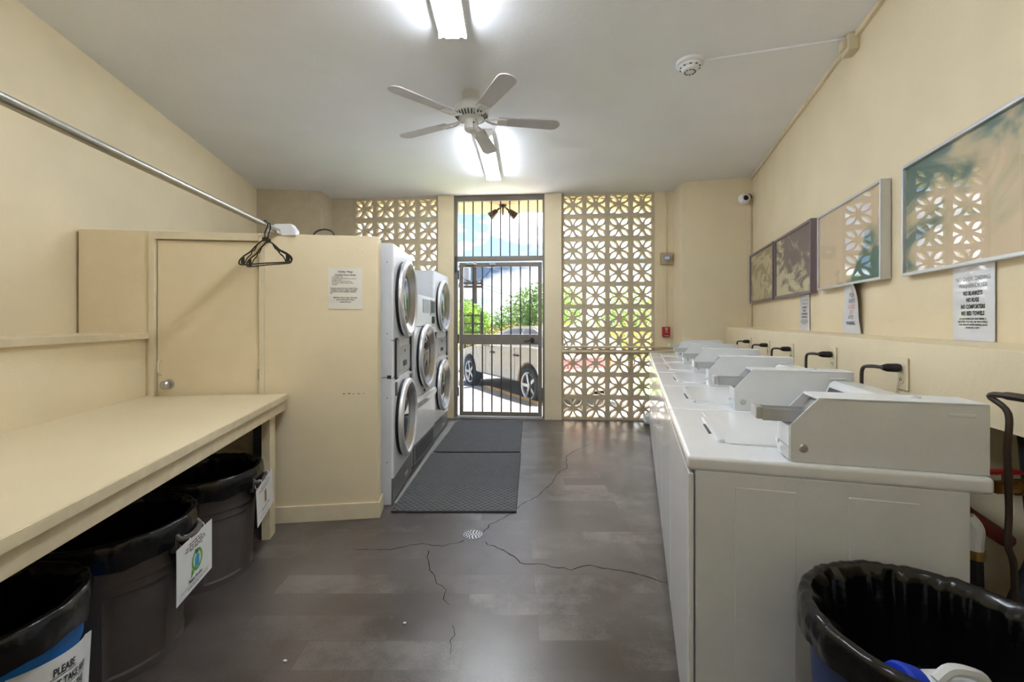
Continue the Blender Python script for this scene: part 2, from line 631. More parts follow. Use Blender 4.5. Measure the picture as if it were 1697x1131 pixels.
# back wall: pillars and plain strips with two fields of breeze blocks between them
wall_back = struct_empty('wall_back', BW_LOC, BW_ROT)
def strip(name, x0, x1, y0, y1, m):
    b = bm_new()
    add_box(b, (x0, y0, 0), (x1, y1, CEIL), 0.004)
    return struct(name, b, m, wall_back)
strip('wall_strip', -2.46, -2.155, 0.0, 0.14, M_WALLD)
strip('pillar', -0.985, -0.772, -0.03, 0.14, M_WALL)
strip('pillar', 0.428, 0.648, -0.03, 0.14, M_WALL)
strip('wall_strip', 1.836, 2.13, 0.0, 0.14, M_WALL)

def breeze_block():
    H, A, D = 0.1475, 0.121, 0.095
    loops = []
    for q in range(4):                                    # four leaf-shaped and four triangular openings
        c, s = math.cos(q * PI / 2), math.sin(q * PI / 2)
        R = lambda x, y: (x * c - y * s, x * s + y * c)
        leaf = []
        r0, r1, n = 0.034, 0.163, 6
        for side in (1, -1):
            rng = range(n) if side == 1 else range(n, 0, -1)
            for k in rng:
                t = k / n
                r = r0 + (r1 - r0) * t
                w = 0.0285 * math.sin(PI * t) ** 0.8
                x = (r - side * w) / math.sqrt(2)
                y = (r + side * w) / math.sqrt(2)
                leaf.append(R(min(x, A), min(y, A)))
        loops.append(leaf)
        tri = []
        n = 4
        for k in range(n):                                # concave sides from the base corner to the apex
            t = k / n
            tri.append(R(-0.044 * (1 - t) ** 1.45, A - (A - 0.036) * t))
        tri.append(R(0, 0.036))
        for k in range(n - 1, -1, -1):
            t = k / n
            tri.append(R(0.044 * (1 - t) ** 1.45, A - (A - 0.036) * t))
        loops.append(tri)
    bm = bm_new()
    g = H - 0.0012
    def face(y):
        es, rings = [], []
        sq = [(-g, -g), (g, -g), (g, g), (-g, g)]
        for lp in [sq] + loops:
            vs_ = [bm.verts.new((p[0], y, p[1])) for p in lp]
            es += [bm.edges.new((vs_[i], vs_[(i + 1) % len(vs_)])) for i in range(len(vs_))]
            rings.append(vs_)
        bmesh.ops.triangle_fill(bm, edges=es, use_beauty=True)
        return rings
    F, B = face(0.0), face(D)
    for a, c in zip(F, B):
        n = len(a)
        if n == 4:
            continue
        for i in range(n):
            bm.faces.new((a[i], a[(i + 1) % n], c[(i + 1) % n], c[i]))
    mid = [[bm.verts.new((x * H, y, z * H)) for x, z in ((-1, -1), (1, -1), (1, 1), (-1, 1))] for y in (0.003, D - 0.003)]
    for P, Q in ((F[0], mid[0]), (mid[0], mid[1]), (mid[1], B[0])):
        for i in range(4):
            bm.faces.new((P[i], P[(i + 1) % 4], Q[(i + 1) % 4], Q[i]))
    bmesh.ops.recalc_face_normals(bm, faces=bm.faces[:])
    me = bpy.data.meshes.new('breeze_block')
    bm.to_mesh(me)
    bm.free()
    me.materials.append(M_WALLD)
    return me
BB = breeze_block()
for x0, pitch in ((-2.155, 0.2925), (0.648, 0.297)):
    for i in range(4):
        for j in range(10):
            inst('breeze_block', BB, wall_back, (x0 + pitch * (i + 0.5), 0.012, 0.295 * (j + 0.5)), scale=(pitch / 0.295, 1, 1))

# threshold under the gate
b = bm_new()
add_box(b, (-0.772, -0.05, 0.0), (0.428, 0.16, 0.016), 0.004)
struct('trim_1', b, M_CONC, loc=BW_LOC, rotz=BW_ROT)

# lower walls that stand out from the main walls, with their ledges
b = bm_new()
add_prism(b, [(-1.535, -1.25), (-2.252, 2.748), (-2.66, 2.70), (-1.90, -1.25)], 0, 1.180)
struct('wall_left_lower', b, M_WALL)
b = bm_new()
add_prism(b, [(-1.512, -1.25), (-2.230, 2.752), (-2.66, 2.69), (-1.90, -1.25)], 1.180, 1.216, bev=0.003)
struct('trim_2', b, M_TRIM)
b = bm_new()
add_prism(b, [LEDGE(-1.25)[:2], LEDGE(5.23)[:2], RW(5.23, off=-0.01)[:2], RW(-1.25, off=-0.01)[:2]], 1.003, 1.215, bev=0.004)
struct('trim_3', b, M_WALL)
# cover strip along the ceiling edge of the right wall
b = bm_new()
add_prism(b, [RW(-1.2, off=0.0)[:2], RW(5.12, off=0.0)[:2], RW(5.12, off=0.022)[:2], RW(-1.2, off=0.022)[:2]], CEIL - 0.03, CEIL, bev=0.003)
struct('trim_4', b, M_TRIM)
b = bm_new()
add_box(b, (-0.02, -0.016, 1.216), (0.02, 0, 2.70), 0.003)
struct('trim_5', b, M_TRIM, loc=(2.735, 5.15, 0), rotz=math.radians(-15.2))

# partition with the storage room door
PTOP = 1.845
wall_part = struct_empty('wall_partition', PT_LOC, PT_ROT)
def ppart(name, x0, x1, y0, y1, z0, z1, m, bev=0.003):
    b = bm_new()
    add_box(b, (x0, y0, z0), (x1, y1, z1), bev)
    return struct(name, b, m, wall_part)
ppart('wall_panel', -0.02, 0.372, 0, 0.10, 0, PTOP, M_WALL)
ppart('wall_panel', 0.372, 1.036, 0, 0.10, 1.812, PTOP, M_WALL)
ppart('wall_panel', 1.036, 1.735, 0, 0.10, 0, PTOP, M_WALL)
ppart('wall_panel', 1.705, 1.735, 0.10, 0.14, 0, PTOP, M_WALL)
# black scuff marks on the panel
b = bm_new()
rs = random.Random(3)
for x, z, w, h in ((1.515, 0.812, .014, .006), (1.545, 0.814, .018, .005), (1.575, 0.812, .010, .004), (1.605, 0.813, .016, .004), (1.64, 0.814, .010, .003)):
    add_rect(b, x, x + w, z, z + h, -0.0006)
obj('scuff_mark', b, M_BARK, wall_part, smooth=0)
b = bm_new()
add_box(b, (1.05, -0.016, 0.0), (1.752, 0.0, 0.105), 0.004)
add_box(b, (1.736, 0.0, 0.0), (1.752, 0.14, 0.105), 0.004)
struct('baseboard_partition', b, M_TRIM, loc=PT_LOC, rotz=PT_ROT)

door_1 = struct_empty('door_1', PT_LOC, PT_ROT)
door_1['label'] = 'flat cream storage room door with a round silver knob, behind the folding counter'
def dpart(name, x0, x1, y0, y1, z0, z1, m, bev=0.002, parent=None):
    b = bm_new()
    add_box(b, (x0, y0, z0), (x1, y1, z1), bev)
    return struct(name, b, m, parent or door_1)
leaf = dpart('door_leaf', 0.410, 1.000, 0.010, 0.05, 0.01, 1.790, M_WALL, 0.003)
dpart('door_jamb', 0.372, 0.404, -0.014, 0.06, 0, PTOP - 0.01, M_TRIM)
dpart('door_jamb', 1.005, 1.036, -0.006, 0.06, 0, PTOP - 0.01, M_TRIM)
dpart('door_head', 0.404, 1.005, -0.012, 0.06, 1.796, PTOP - 0.004, M_TRIM)
b = bm_new()
add_lathe(b, [(0.0, 0.062), (0.018, 0.060), (0.027, 0.048), (0.025, 0.034), (0.012, 0.026), (0.012, 0.012), (0.030, 0.008), (0.032, 0.0)], 24, axis_y(0.474, 0.010, 0.897))
obj('door_knob', b, M_STEEL, door_1)
b = bm_new()
add_tube(b, smooth_path([(0.432, 0.010, 1.045), (0.432, -0.018, 1.035), (0.434, -0.026, 1.0), (0.432, -0.018, 0.965), (0.432, 0.010, 0.955)], 5), 0.005, 8)
obj('pull_handle', b, M_TRIM, door_1)
for z in (1.66, 0.95):
    b = bm_new()
    add_tube(b, [(1.0, 0.000, z - 0.035), (1.0, 0.000, z + 0.035)], 0.006, 10)
    obj('hinge', b, M_STEEL, door_1)

# steel security gate with its barred transom
gate = struct_empty('door_2', BW_LOC, BW_ROT)
gate['label'] = 'taupe barred steel security gate with a lever handle and a barred transom over it'
def gpart(name, x0, x1, y0, y1, z0, z1, m=None, bev=0.003):
    b = bm_new()
    add_box(b, (x0, y0, z0), (x1, y1, z1), bev)
    return struct(name, b, m or M_GATE, gate)
gpart('frame_post', -0.772, -0.726, 0.0, 0.07, 0.016, 2.945)
gpart('frame_post', 0.399, 0.430, 0.0, 0.07, 0.016, 2.945)
gpart('frame_head', -0.726, 0.399, 0.0, 0.07, 2.875, 2.945)
gpart('transom_rail', -0.726, 0.399, 0.0, 0.07, 2.080, 2.145)
for k in range(9):
    x = -0.645 + 0.1225 * k
    gpart('transom_bar', x - 0.008, x + 0.008, 0.028, 0.044, 2.145, 2.875, M_BAR, 0.001)
gpart('leaf_stile', -0.703, -0.654, 0.012, 0.058, 0.030, 2.062)
gpart('leaf_stile', 0.340, 0.394, 0.012, 0.058, 0.030, 2.062)
gpart('leaf_rail', -0.654, 0.340, 0.012, 0.058, 2.005, 2.062)
gpart('lock_rail', -0.654, 0.340, 0.010, 0.060, 0.975, 1.110)
gpart('leaf_rail', -0.654, 0.340, 0.012, 0.058, 0.030, 0.082)
for k in range(7):
    x = -0.522 + 0.1263 * k
    gpart('leaf_bar', x - 0.008, x + 0.008, 0.020, 0.036, 0.082, 0.975, M_BAR, 0.001)
    gpart('leaf_bar', x - 0.008, x + 0.008, 0.020, 0.036, 1.110, 2.005, M_BAR, 0.001)
gpart('glass_pane', -0.650, 0.336, 0.042, 0.046, 0.086, 0.971, M_PANE, 0)
gpart('glass_pane', -0.650, 0.336, 0.042, 0.046, 1.114, 2.001, M_PANE, 0)
for z in (0.35, 1.05, 1.90):
    b = bm_new()
    add_tube(b, [(-0.714, 0.004, z - 0.06), (-0.714, 0.004, z + 0.06)], 0.010, 10)
    obj('hinge', b, M_BAR, gate)
b = bm_new()
add_lathe(b, [(0.0, 0.020), (0.026, 0.018), (0.032, 0.0)], 20, axis_y(0.265, 0.010, 1.035))
add_tube(b, smooth_path([(0.265, 0.0, 1.035), (0.262, -0.045, 1.035), (0.235, -0.052, 1.030), (0.160, -0.045, 1.018)], 5), [0.011] * 10 + [0.010] * 6, 8)
obj('lever_handle', b, M_BRONZE, gate)
b = bm_new()
n = 26
for k in range(n):                                        # sagging safety chain, link by link
    t = (k + 0.5) / n
    x = -0.69 + 0.45 * t
    z = 1.90 + 0.13 * t - 0.62 * t * (1 - t)
    dx, dz = 0.45 / n, (0.13 - 0.62 * (1 - 2 * t)) / n
    d = Vector((dx, 0, dz)).normalized()
    s = Vector((-d.z, 0, d.x)) if k % 2 else Vector((0, 1, 0))
    c = Vector((x, -0.012, z))
    add_tube(b, [c + d * 0.013 * math.cos(a) + s * 0.0055 * math.sin(a) for a in [2 * PI * i / 8 for i in range(8)]], 0.0022, 4, closed=True)
obj('safety_chain', b, M_BAR, gate)
b = bm_new()
add_box(b, (-0.60, -0.018, 2.03), (-0.50, 0.010, 2.055), 0.004)
add_tube(b, [(-0.56, -0.012, 2.06), (-0.52, -0.03, 2.045), (-0.47, -0.02, 2.035)], 0.006, 6)
add_box(b, (-0.30, -0.006, 2.025), (-0.22, 0.012, 2.05), 0.003)
obj('closer_arm', b, M_STEEL, gate)
b = bm_new()
add_box(b, (-0.755, -0.03, 1.93), (-0.728, 0.0, 2.14), 0.004)
obj('closer_bracket', b, M_BAR, gate)

# ------------------------------------------------------------------ outside
b = bm_new()
add_box(b, (-3.6, 0.14, 2.90), (3.2, 0.80, 3.1), 0.0)
struct('eave', b, M_EAVE, loc=BW_LOC, rotz=BW_ROT)
b = bm_new()
add_prism(b, [(-6, 5.98), (3.2, 5.70), (1.04, 5.70), (0.44, 6.92), (-0.58, 8.98), (-6, 8.98)][:1] + [(1.04, 5.92), (0.44, 6.92), (-0.58, 8.98), (-6, 8.98)], -0.3, -0.02)
struct('walkway', b, M_CONC)
b = bm_new()
add_box(b, (-40, 5.6, -0.5), (40, 60, -0.14))
struct('parking_lot', b, M_ASPH)
b = bm_new()
d = Vector((-1.02, 2.06)).normalized()
nrm = Vector((d.y, -d.x))
p0, p1 = Vector((0.92, 5.95)), Vector((-0.58, 8.98))
add_prism(b, [tuple(p0), tuple(p1), tuple(p1 + nrm * 0.12), tuple(p0 + nrm * 0.12)], -0.3, -0.015, bev=0.01)
struct('kerb', b, M_KERB)
b = bm_new()
add_prism(b, [(-3.0, 9.05), (-0.62, 9.05), (-0.95, 9.9), (-3.0, 9.9)], -0.142, -0.132)
struct('blue_reflection_patch', b, M_BLUEG)  # blue slab on the ground stands in for a reflection in the gate pane

b = bm_new()
add_box(b, (2.35, 8.3, -0.142), (7.0, 13.2, -0.10), 0.01)
g = struct('lawn', b, M_GRASS)

# twin flood lamp under the eave
t = thing('flood_lamp', 'twin bronze bullet flood lamp hanging under the eave above the gate', 'lamp', (-0.126, 6.2, 2.90))
b = bm_new()
add_lathe(b, [(0.0, -0.05), (0.045, -0.045), (0.055, -0.01), (0.055, 0.0)], 18)
obj('mount_plate', b, M_BRONZE, t)
for s in (-1, 1):
    b = bm_new()
    M = Matrix.Translation((s * 0.045, -0.02, -0.05)) @ Matrix.Rotation(s * -0.85, 4, 'Y') @ Matrix.Rotation(PI, 4, 'X')
    add_lathe(b, [(0.0, 0.0), (0.014, 0.0), (0.014, 0.045), (0.032, 0.055), (0.040, 0.09), (0.058, 0.175), (0.052, 0.173), (0.036, 0.12), (0.0, 0.12)], 18, M)
    obj('lamp_head', b, M_BRONZE, t)
b = bm_new()
add_tube(b, [(0, -0.01, -0.04), (0.0, -0.03, -0.15)], 0.012, 8)
obj('sensor_arm', b, M_BRONZE, t)

# parked car seen through the gate and the right-hand breeze blocks
def make_car():
    hd = math.atan2(2.2, -1.21)                            # heading of the nose
    t = thing('car', 'champagne coloured car parked outside the gate, tail to the wall', 'car', (0.26, 7.6, -0.14), hd)
    W, WB = 1.66, 2.51                                      # local: x forward from rear axle, y to the car's left (visible side at y = 0)
    top = [(-0.72, 0.30), (-0.76, 0.62), (-0.72, 0.92), (-0.45, 0.98), (0.10, 1.00), (1.6, 0.95), (2.15, 0.93), (2.9, 0.80), (3.30, 0.66), (3.36, 0.45), (3.30, 0.26)]
    def arch(cx, r=0.36, n=8):
        return [(cx + r * math.cos(a), 0.24 + max(0.0, 0.10 + r * math.sin(a))) for a in [PI * k / n for k in range(n + 1)]]
    bottom = [(3.30, 0.24)] + arch(WB) + arch(0.0) + [(-0.70, 0.26)]
    b = bm_new()
    add_prism(b, top + bottom, -W, 0.0, 'y', bev=0.05, seg=3)
    obj('car_body', b, M_CAR, t, smooth=50)
    cab = [(-0.62, 0.93), (-0.30, 1.22), (0.15, 1.32), (0.85, 1.33), (1.35, 1.23), (2.1, 0.92)]
    b = bm_new()
    tb = bmesh.new()
    A = [tb.verts.new((x, -0.05 - (z - 0.92) * 0.42, z)) for x, z in cab]
    B = [tb.verts.new((x, -W + 0.05 + (z - 0.92) * 0.42, z)) for x, z in cab]
    tb.faces.new(A); tb.faces.new(B)
    for k in range(len(cab)):
        tb.faces.new((A[k], A[(k + 1) % 6], B[(k + 1) % 6], B[k]))
    bmesh.ops.recalc_face_normals(tb, faces=tb.faces[:])
    bmesh.ops.bevel(tb, geom=tb.edges[:], offset=0.03, segments=2, affect='EDGES')
    merge(b, tb)
    obj('car_roof', b, M_CAR, t, smooth=50)
    def side(z, off=0.006): return -0.05 - (z - 0.92) * 0.42 + off
    for poly in ([(-0.42, 0.98), (-0.20, 1.19), (0.12, 1.275), (0.42, 1.285), (0.42, 0.98)], [(0.50, 0.98), (0.50, 1.285), (0.84, 1.28), (1.25, 1.19), (1.62, 0.98)]):
        b = bm_new()
        f = [b.verts.new((x, side(z), z)) for x, z in poly]
        g = [b.verts.new((x, side(z) - 0.02, z)) for x, z in poly]
        b.faces.new(f); b.faces.new(g[::-1])
        for k in range(len(f)):
            b.faces.new((f[k], g[k], g[(k + 1) % len(f)], f[(k + 1) % len(f)]))
        obj('side_window', b, M_CARGL, t, smooth=0)
    b = bm_new()                                            # rear window
    P = [(-0.595, -0.22, 0.97), (-0.595, -W + 0.22, 0.97), (-0.335, -W + 0.30, 1.18), (-0.335, -0.30, 1.18)]
    off = Vector((-0.03, 0, 0.02))
    f = [b.verts.new(Vector(p) + off) for p in P]
    g = [b.verts.new(Vector(p)) for p in P]
    b.faces.new(f); b.faces.new(g[::-1])
    for k in range(4):
        b.faces.new((f[k], g[k], g[(k + 1) % 4], f[(k + 1) % 4]))
    obj('rear_window', b, M_CARGL, t, smooth=0)
    for cx in (0.0, WB):
        for y in (-0.10, -W + 0.10):
            b = bm_new()
            sgn = 1 if y > -0.5 else -1
            M = Matrix.Translation((cx, y, 0.32)) @ Matrix.Rotation(-sgn * PI / 2, 4, 'X')
            add_lathe(b, [(0.0, -0.08), (0.30, -0.08), (0.32, -0.05), (0.32, 0.06), (0.30, 0.085), (0.235, 0.085), (0.225, 0.05), (0.0, 0.05)], 32, M)
            w = obj('wheel', b, M_TYRE, t)
            b = bm_new()
            add_lathe(b, [(0.0, 0.075), (0.05, 0.075), (0.06, 0.055)], 16, M)
            add_lathe(b, [(0.232, 0.055), (0.235, 0.088), (0.212, 0.08), (0.20, 0.055)], 32, M)
            for k in range(5):
                tb = bmesh.new()
                bmesh.ops.create_cube(tb, size=1.0)
                bmesh.ops.transform(tb, matrix=M @ Matrix.Rotation(2 * PI * k / 5, 4, 'Z') @ Matrix.Translation((0.13, 0, 0.066)) @ Matrix.Diagonal((0.17, 0.055, 0.018, 1)), verts=tb.verts)
                merge(b, tb)
            obj('rim', b, M_STEEL, w)
    for x in (0.30, 1.25):
        b = bm_new()
        add_box(b, (x, -0.005, 0.80), (x + 0.16, 0.03, 0.835), 0.01)
        obj('door_handle', b, M_BLACK, t)
    b = bm_new()
    add_box(b, (1.45, -0.02, 0.93), (1.60, 0.15, 1.04), 0.03)
    obj('wing_mirror', b, M_CAR, t)
    b = bm_new()
    add_box(b, (-0.79, -W + 0.55, 0.66), (-0.73, -0.28, 0.83), 0.012)
    obj('tail_lamp', b, M_TAIL, t)
    for y in (-0.28, -W + 0.45):
        b = bm_new()
        add_box(b, (-0.785, y + 0.0, 0.66), (-0.70, y + (0.24 if y > -1 else 0.06), 0.83), 0.012)
        obj('tail_lamp', b, M_TAIL if y > -1 else M_AMBER, t)
    b = bm_new()
    add_box(b, (-0.86, -W + 0.02, 0.30), (-0.70, -0.02, 0.56), 0.04, 3)
    obj('rear_bumper', b, M_CAR, t)
    b = bm_new()
    add_box(b, (-0.79, -W / 2 - 0.16, 0.58), (-0.755, -W / 2 + 0.16, 0.655), 0.004)
    obj('number_plate', b, M_WHITE, t)
    for x0 in (0.44, 1.66):
        b = bm_new()
        add_box(b, (x0, -0.004, 0.38), (x0 + 0.008, 0.003, 0.95))
        obj('door_gap', b, M_BLACK, t)
make_car()

# greenery
def foliage(name, parent, m, blobs, n, size, rng, kind='stuff'):
    """Small folded leaves scattered through overlapping ellipsoids."""
    verts, faces = [], []
    tot = sum(bl[3] * bl[4] * bl[5] for bl in blobs)
    for bl in blobs:
        k = int(n * bl[3] * bl[4] * bl[5] / tot)
        for _ in range(k):
            d = Vector((rng.gauss(0, 1), rng.gauss(0, 1), rng.gauss(0, 1))).normalized() * rng.uniform(0.55, 1.0)
            c = Vector((bl[0] + d.x * bl[3], bl[1] + d.y * bl[4], bl[2] + d.z * bl[5]))
            a = Vector((rng.gauss(0, 1), rng.gauss(0, 1), rng.gauss(0, .6))).normalized()
            bvec = a.orthogonal().normalized()
            bvec.rotate(Matrix.Rotation(rng.uniform(0, 6.28), 3, a))
            s = size * rng.uniform(0.6, 1.3)
            i = len(verts)
            nn = a.cross(bvec) * s * 0.18
            verts += [c - a * s, c + bvec * s * 0.42 + nn, c + a * s, c - bvec * s * 0.42 + nn]
            faces += [(i, i + 1, i + 2), (i, i + 2, i + 3)]
    me = bpy.data.meshes.new(name)
    me.from_pydata([tuple(v) for v in verts], [], faces)
    me.materials.append(m)
    o = bpy.data.objects.new(name, me)
    COL.objects.link(o)
    o.parent = parent
    o['kind'] = kind
    return o

def tree(label, x, y, r, h, m, n, size, seed, trunk=0.12, cat='tree', group=None):
    rng = random.Random(seed)
    t = thing('tree', label, cat, (x, y, -0.14), 0, group)
    blobs = [(0, 0, h - r * 0.75, r * 0.8, r * 0.8, r * 0.7)]
    for k in range(7):
        a = k * 0.9 + rng.uniform(-.3, .3)
        blobs.append((math.cos(a) * r * 0.6, math.sin(a) * r * 0.6, h - r * rng.uniform(0.7, 1.5), r * 0.5, r * 0.5, r * 0.45))
    foliage('foliage', t, m, blobs, n, size, rng)
    b = bm_new()
    add_tube(b, [(0, 0, 0), (0.05, 0, h * 0.35), (-0.03, 0.04, h - r * 0.6)], [trunk, trunk * 0.8, trunk * 0.4], 8)
    for k in range(3):
        a = k * 2.1
        add_tube(b, [(0, 0, h * 0.38), (math.cos(a) * r * 0.4, math.sin(a) * r * 0.4, h - r * 0.7)], [trunk * 0.5, trunk * 0.2], 6)
    obj('trunk', b, M_BARK, t)
tree('big pale green tree at the right edge of the view through the gate', 1.6, 19.0, 1.75, 3.35, M_LEAF, 9000, 0.075, 1)
tree('low round tree in the middle distance beyond the hedge', 0.3, 26.0, 1.9, 2.75, M_LEAF, 8000, 0.08, 2)
tree('low dark green tree behind the utility pole', -2.6, 23.0, 1.5, 2.7, M_LEAF2, 7000, 0.08, 3)
tree('lime green shrubby tree behind the wooden trellis', -1.45, 13.2, 0.85, 2.1, M_LIME, 5000, 0.05, 4, 0.06)
tree('green tree seen only through the right breeze blocks, nearest the gate', 5.0, 19.0, 1.6, 3.0, M_LEAF, 7000, 0.08, 5)
tree('green tree seen only through the right breeze blocks, farthest from the gate', 8.6, 18.0, 1.8, 3.2, M_LEAF2, 7000, 0.085, 6)

rng = random.Random(11)
t = thing('hedge', 'long clipped yellow green hedge across the far side of the parking lot', 'hedge', (0, 14.6, -0.14))
foliage('foliage', t, M_HEDGE, [(x * 0.9, 0, 0.68, 0.62, 0.5, 0.72) for x in range(-5, 9)], 16000, 0.055, rng)
b = bm_new()
for x in range(-9, 16):
    add_tube(b, [(x * 0.5, 0, 0), (x * 0.5 + 0.1, 0, 1.0)], 0.02, 5)
obj('stem', b, M_BARK, t, kind='stuff')

t = thing('trellis', 'dark wooden trellis panel standing beyond the gate by the lime tree', 'trellis', (-0.98, 11.0, -0.14))
for x in (-0.23, 0.23):
    b = bm_new(); add_box(b, (x - 0.03, -0.03, 0), (x + 0.03, 0.03, 1.66), 0.004); obj('post', b, M_WOODD, t)
for z in (0.75, 0.95, 1.15, 1.36, 1.56):
    b = bm_new(); add_box(b, (-0.2, -0.012, z - 0.02), (0.2, 0.012, z + 0.02), 0.002); obj('slat', b, M_WOODD, t)
b = bm_new(); add_box(b, (-0.02, -0.014, 0.6), (0.02, 0.02, 1.6), 0.002); obj('slat', b, M_WOODD, t)

t = thing('utility_pole', 'tall brown utility pole with crossarms seen through the top of the gate', 'pole', (-1.66, 20.0, -0.14))
b = bm_new(); add_tube(b, [(0, 0, 0), (0, 0, 4.05)], [0.11, 0.09], 10); obj('pole', b, M_BARK, t)
for z, w in ((3.85, 0.9), (3.10, 0.7), (2.95, 0.8)):
    b = bm_new(); add_box(b, (-w, -0.14, z - 0.05), (w * 0.45, -0.06, z + 0.05), 0.01); a = obj('crossarm', b, M_BARK, t)
    for k in range(4):
        b = bm_new(); x = -w + 0.1 + k * (w * 1.35) / 3.2
        add_lathe(b, [(0.0, 0.10), (0.03, 0.09), (0.035, 0.03), (0.02, 0.0)], 8, Matrix.Translation((x, -0.1, z + 0.05))); obj('insulator', b, M_BRONZE, a)
b = bm_new()
add_lathe(b, [(0, 0.6), (0.17, 0.58), (0.18, 0.5), (0.18, 0.05), (0.16, 0), (0, 0)], 16, Matrix.Translation((-0.35, -0.2, 3.2)))
obj('transformer_can', b, M_LTGREY, t)
b = bm_new()
for z0, z1 in ((3.1, 2.8), (3.9, 3.7), (2.95, 2.62)):
    add_tube(b, smooth_path([(0.2, -0.1, z0), (2.2, 1.0, min(z0, z1) - 0.12), (5.5, 2, z1)], 8), 0.012, 4)
tag(obj('power_line', b, M_BLACK, None, loc=(-1.66, 20.0, -0.14)), 'thin dark overhead wires running off the utility pole', 'wire')

t = thing('house', 'small pale house with a grey roof far off beside the utility pole', 'house', (-5.6, 29.0, -0.14))
b = bm_new(); add_box(b, (-2.2, -1.5, 0), (1.6, 1.5, 2.5)); obj('house_wall', b, M_HOUSE, t)
b = bm_new(); add_prism(b, [(-1.9, 2.5), (1.9, 2.5), (0, 3.3)], -2.5, 1.9, 'x'); obj('roof', b, M_ROOF, t, smooth=0)
b = bm_new(); add_box(b, (0.4, -1.53, 1.2), (1.2, -1.49, 2.0), 0.01); obj('window', b, M_CARGL, t)

# ------------------------------------------------------------------ folding counter
t = thing('folding_counter', 'long cream folding counter along the ledge with bins below', 'counter', (-1.425, 2.845, 0))
def rel(p): return (p[0] + 1.425, p[1] - 2.845)
def fl(y, off=0.0): return (-1.425 - 0.1787 * (y - 2.845) - off, y)
b = bm_new()
add_prism(b, [rel((-2.268, 2.738)), rel(fl(2.838)), rel(fl(-0.45)), rel((-1.694, -0.45))], 0.790, 0.8245, bev=0.002)
obj('table_top', b, M_TABLEE, t)
b = bm_new()
add_prism(b, [rel((-2.268, 2.738)), rel(fl(2.838, .004)), rel(fl(-0.45, .004)), rel((-1.694, -0.45))], 0.8245, 0.8262)
obj('laminate_sheet', b, M_TABLE, t)
b = bm_new()
add_prism(b, [rel(fl(2.825, .05)), rel(fl(2.835, .014)), rel(fl(-0.45, .014)), rel(fl(-0.45, .05))], 0.725, 0.790, bev=0.002)
obj('apron', b, M_TABLEE, t)
b = bm_new()
add_prism(b, [rel((-1.470, 2.62)), rel((-1.425, 2.628)), rel((-1.442, 2.72)), rel((-1.487, 2.712))], 0.0, 0.735, bev=0.002)
obj('leg', b, M_TABLEE, t)
b = bm_new()
add_prism(b, [rel((-1.60, 2.76)), rel((-1.52, 2.77)), rel((-1.52, 2.795)), rel((-1.60, 2.785))], 0.0, 0.785)
obj('back_leg', b, M_DKGREY, t)

# ------------------------------------------------------------------ hanging pipe, hangers, bits on the partition
t = thing('clothes_rail', 'long galvanised clothes pipe running from the partition top towards the viewer', 'rail', (-1.494, 2.85, 1.864))
d = Vector((0.188, -1.8, 0)).normalized()
b = bm_new()
add_tube(b, [(0, 0, 0), tuple(d * 4.08)], 0.0165, 14)
obj('pipe', b, M_PIPE, t)
b = bm_new()
add_prism(b, [(-0.065, -0.03), (0.115, -0.03), (0.115, 0.005), (0.085, 0.045), (-0.02, 0.045), (-0.065, 0.01)], -0.004, 0.05, 'y', bev=0.006)
obj('socket_bracket', b, M_WPLAST, t)
b = bm_new()
add_tube(b, [(0.02, 0.0, -0.02), (-0.09, -0.05, -0.012)], 0.008, 6)
obj('pipe_clip', b, M_STEEL, t)

def hanger_mesh():
    b = bm_new()
    hook = [(0.000, 0, 0.0), (0.0, 0, 0.035), (0.012, 0, 0.058), (0.022, 0, 0.085), (0.012, 0, 0.106), (-0.008, 0, 0.108), (-0.024, 0, 0.094), (-0.026, 0, 0.080)]
    add_tube(b, smooth_path(hook, 5), 0.0038, 6)
    h = obj('hook', b, M_BLACK, None)
    b = bm_new()
    L = smooth_path([(0.0, 0, 0.004), (0.07, 0, -0.035), (0.115, 0, -0.068), (0.165, 0, -0.090), (0.200, 0, -0.112), (0.210, 0, -0.130), (0.198, 0, -0.143), (0.15, 0, -0.145), (0, 0, -0.143)], 5)
    loop = L + [Vector((-p.x, p.y, p.z)) for p in L[::-1][1:-1]]
    add_tube(b, loop, 0.0042, 6, closed=True)
    for s in (-1, 1):
        add_tube(b, smooth_path([(s * 0.06, 0, -0.03), (s * 0.085, 0, -0.064), (s * 0.10, 0, -0.062), (s * 0.11, 0, -0.085), (s * 0.14, 0, -0.105), (s * 0.165, 0, -0.14)], 4), 0.0032, 6)
        add_box(b, (s * 0.178 - 0.014, -0.002, -0.14), (s * 0.178 + 0.014, 0.002, -0.10), 0.001)
    add_box(b, (-0.02, -0.003, -0.012), (0.02, 0.003, 0.012), 0.002)
    fr = obj('hanger_frame', b, M_BLACK, None)
    return h, fr
hh, hf = hanger_mesh()
t1 = thing('clothes_hanger', 'black plastic clothes hanger on the pipe, nearer of the pair, turned left', 'hanger', (-1.470, 2.655, 1.776), math.radians(-20))
hh.parent = t1
hf.parent = t1
hp = t1.location
dup(t1, (-1.474, 2.70, 1.772), math.radians(-27), 'black plastic clothes hanger on the pipe, farther of the pair, hanging lower at right')

b = bm_new()
add_tube(b, smooth_path([(-0.075, 0, -0.03), (-0.062, 0.0, 0.03), (-0.02, 0, 0.056), (0.03, 0, 0.055), (0.062, 0, 0.03), (0.07, 0, -0.03)], 5), 0.006, 6)
tag(obj('cable_loop', b, M_BROWNC, None, loc=(-1.24, 2.95, 1.835), rotz=PT_ROT), 'small dark loop of cable poking up behind the partition top', 'cable')

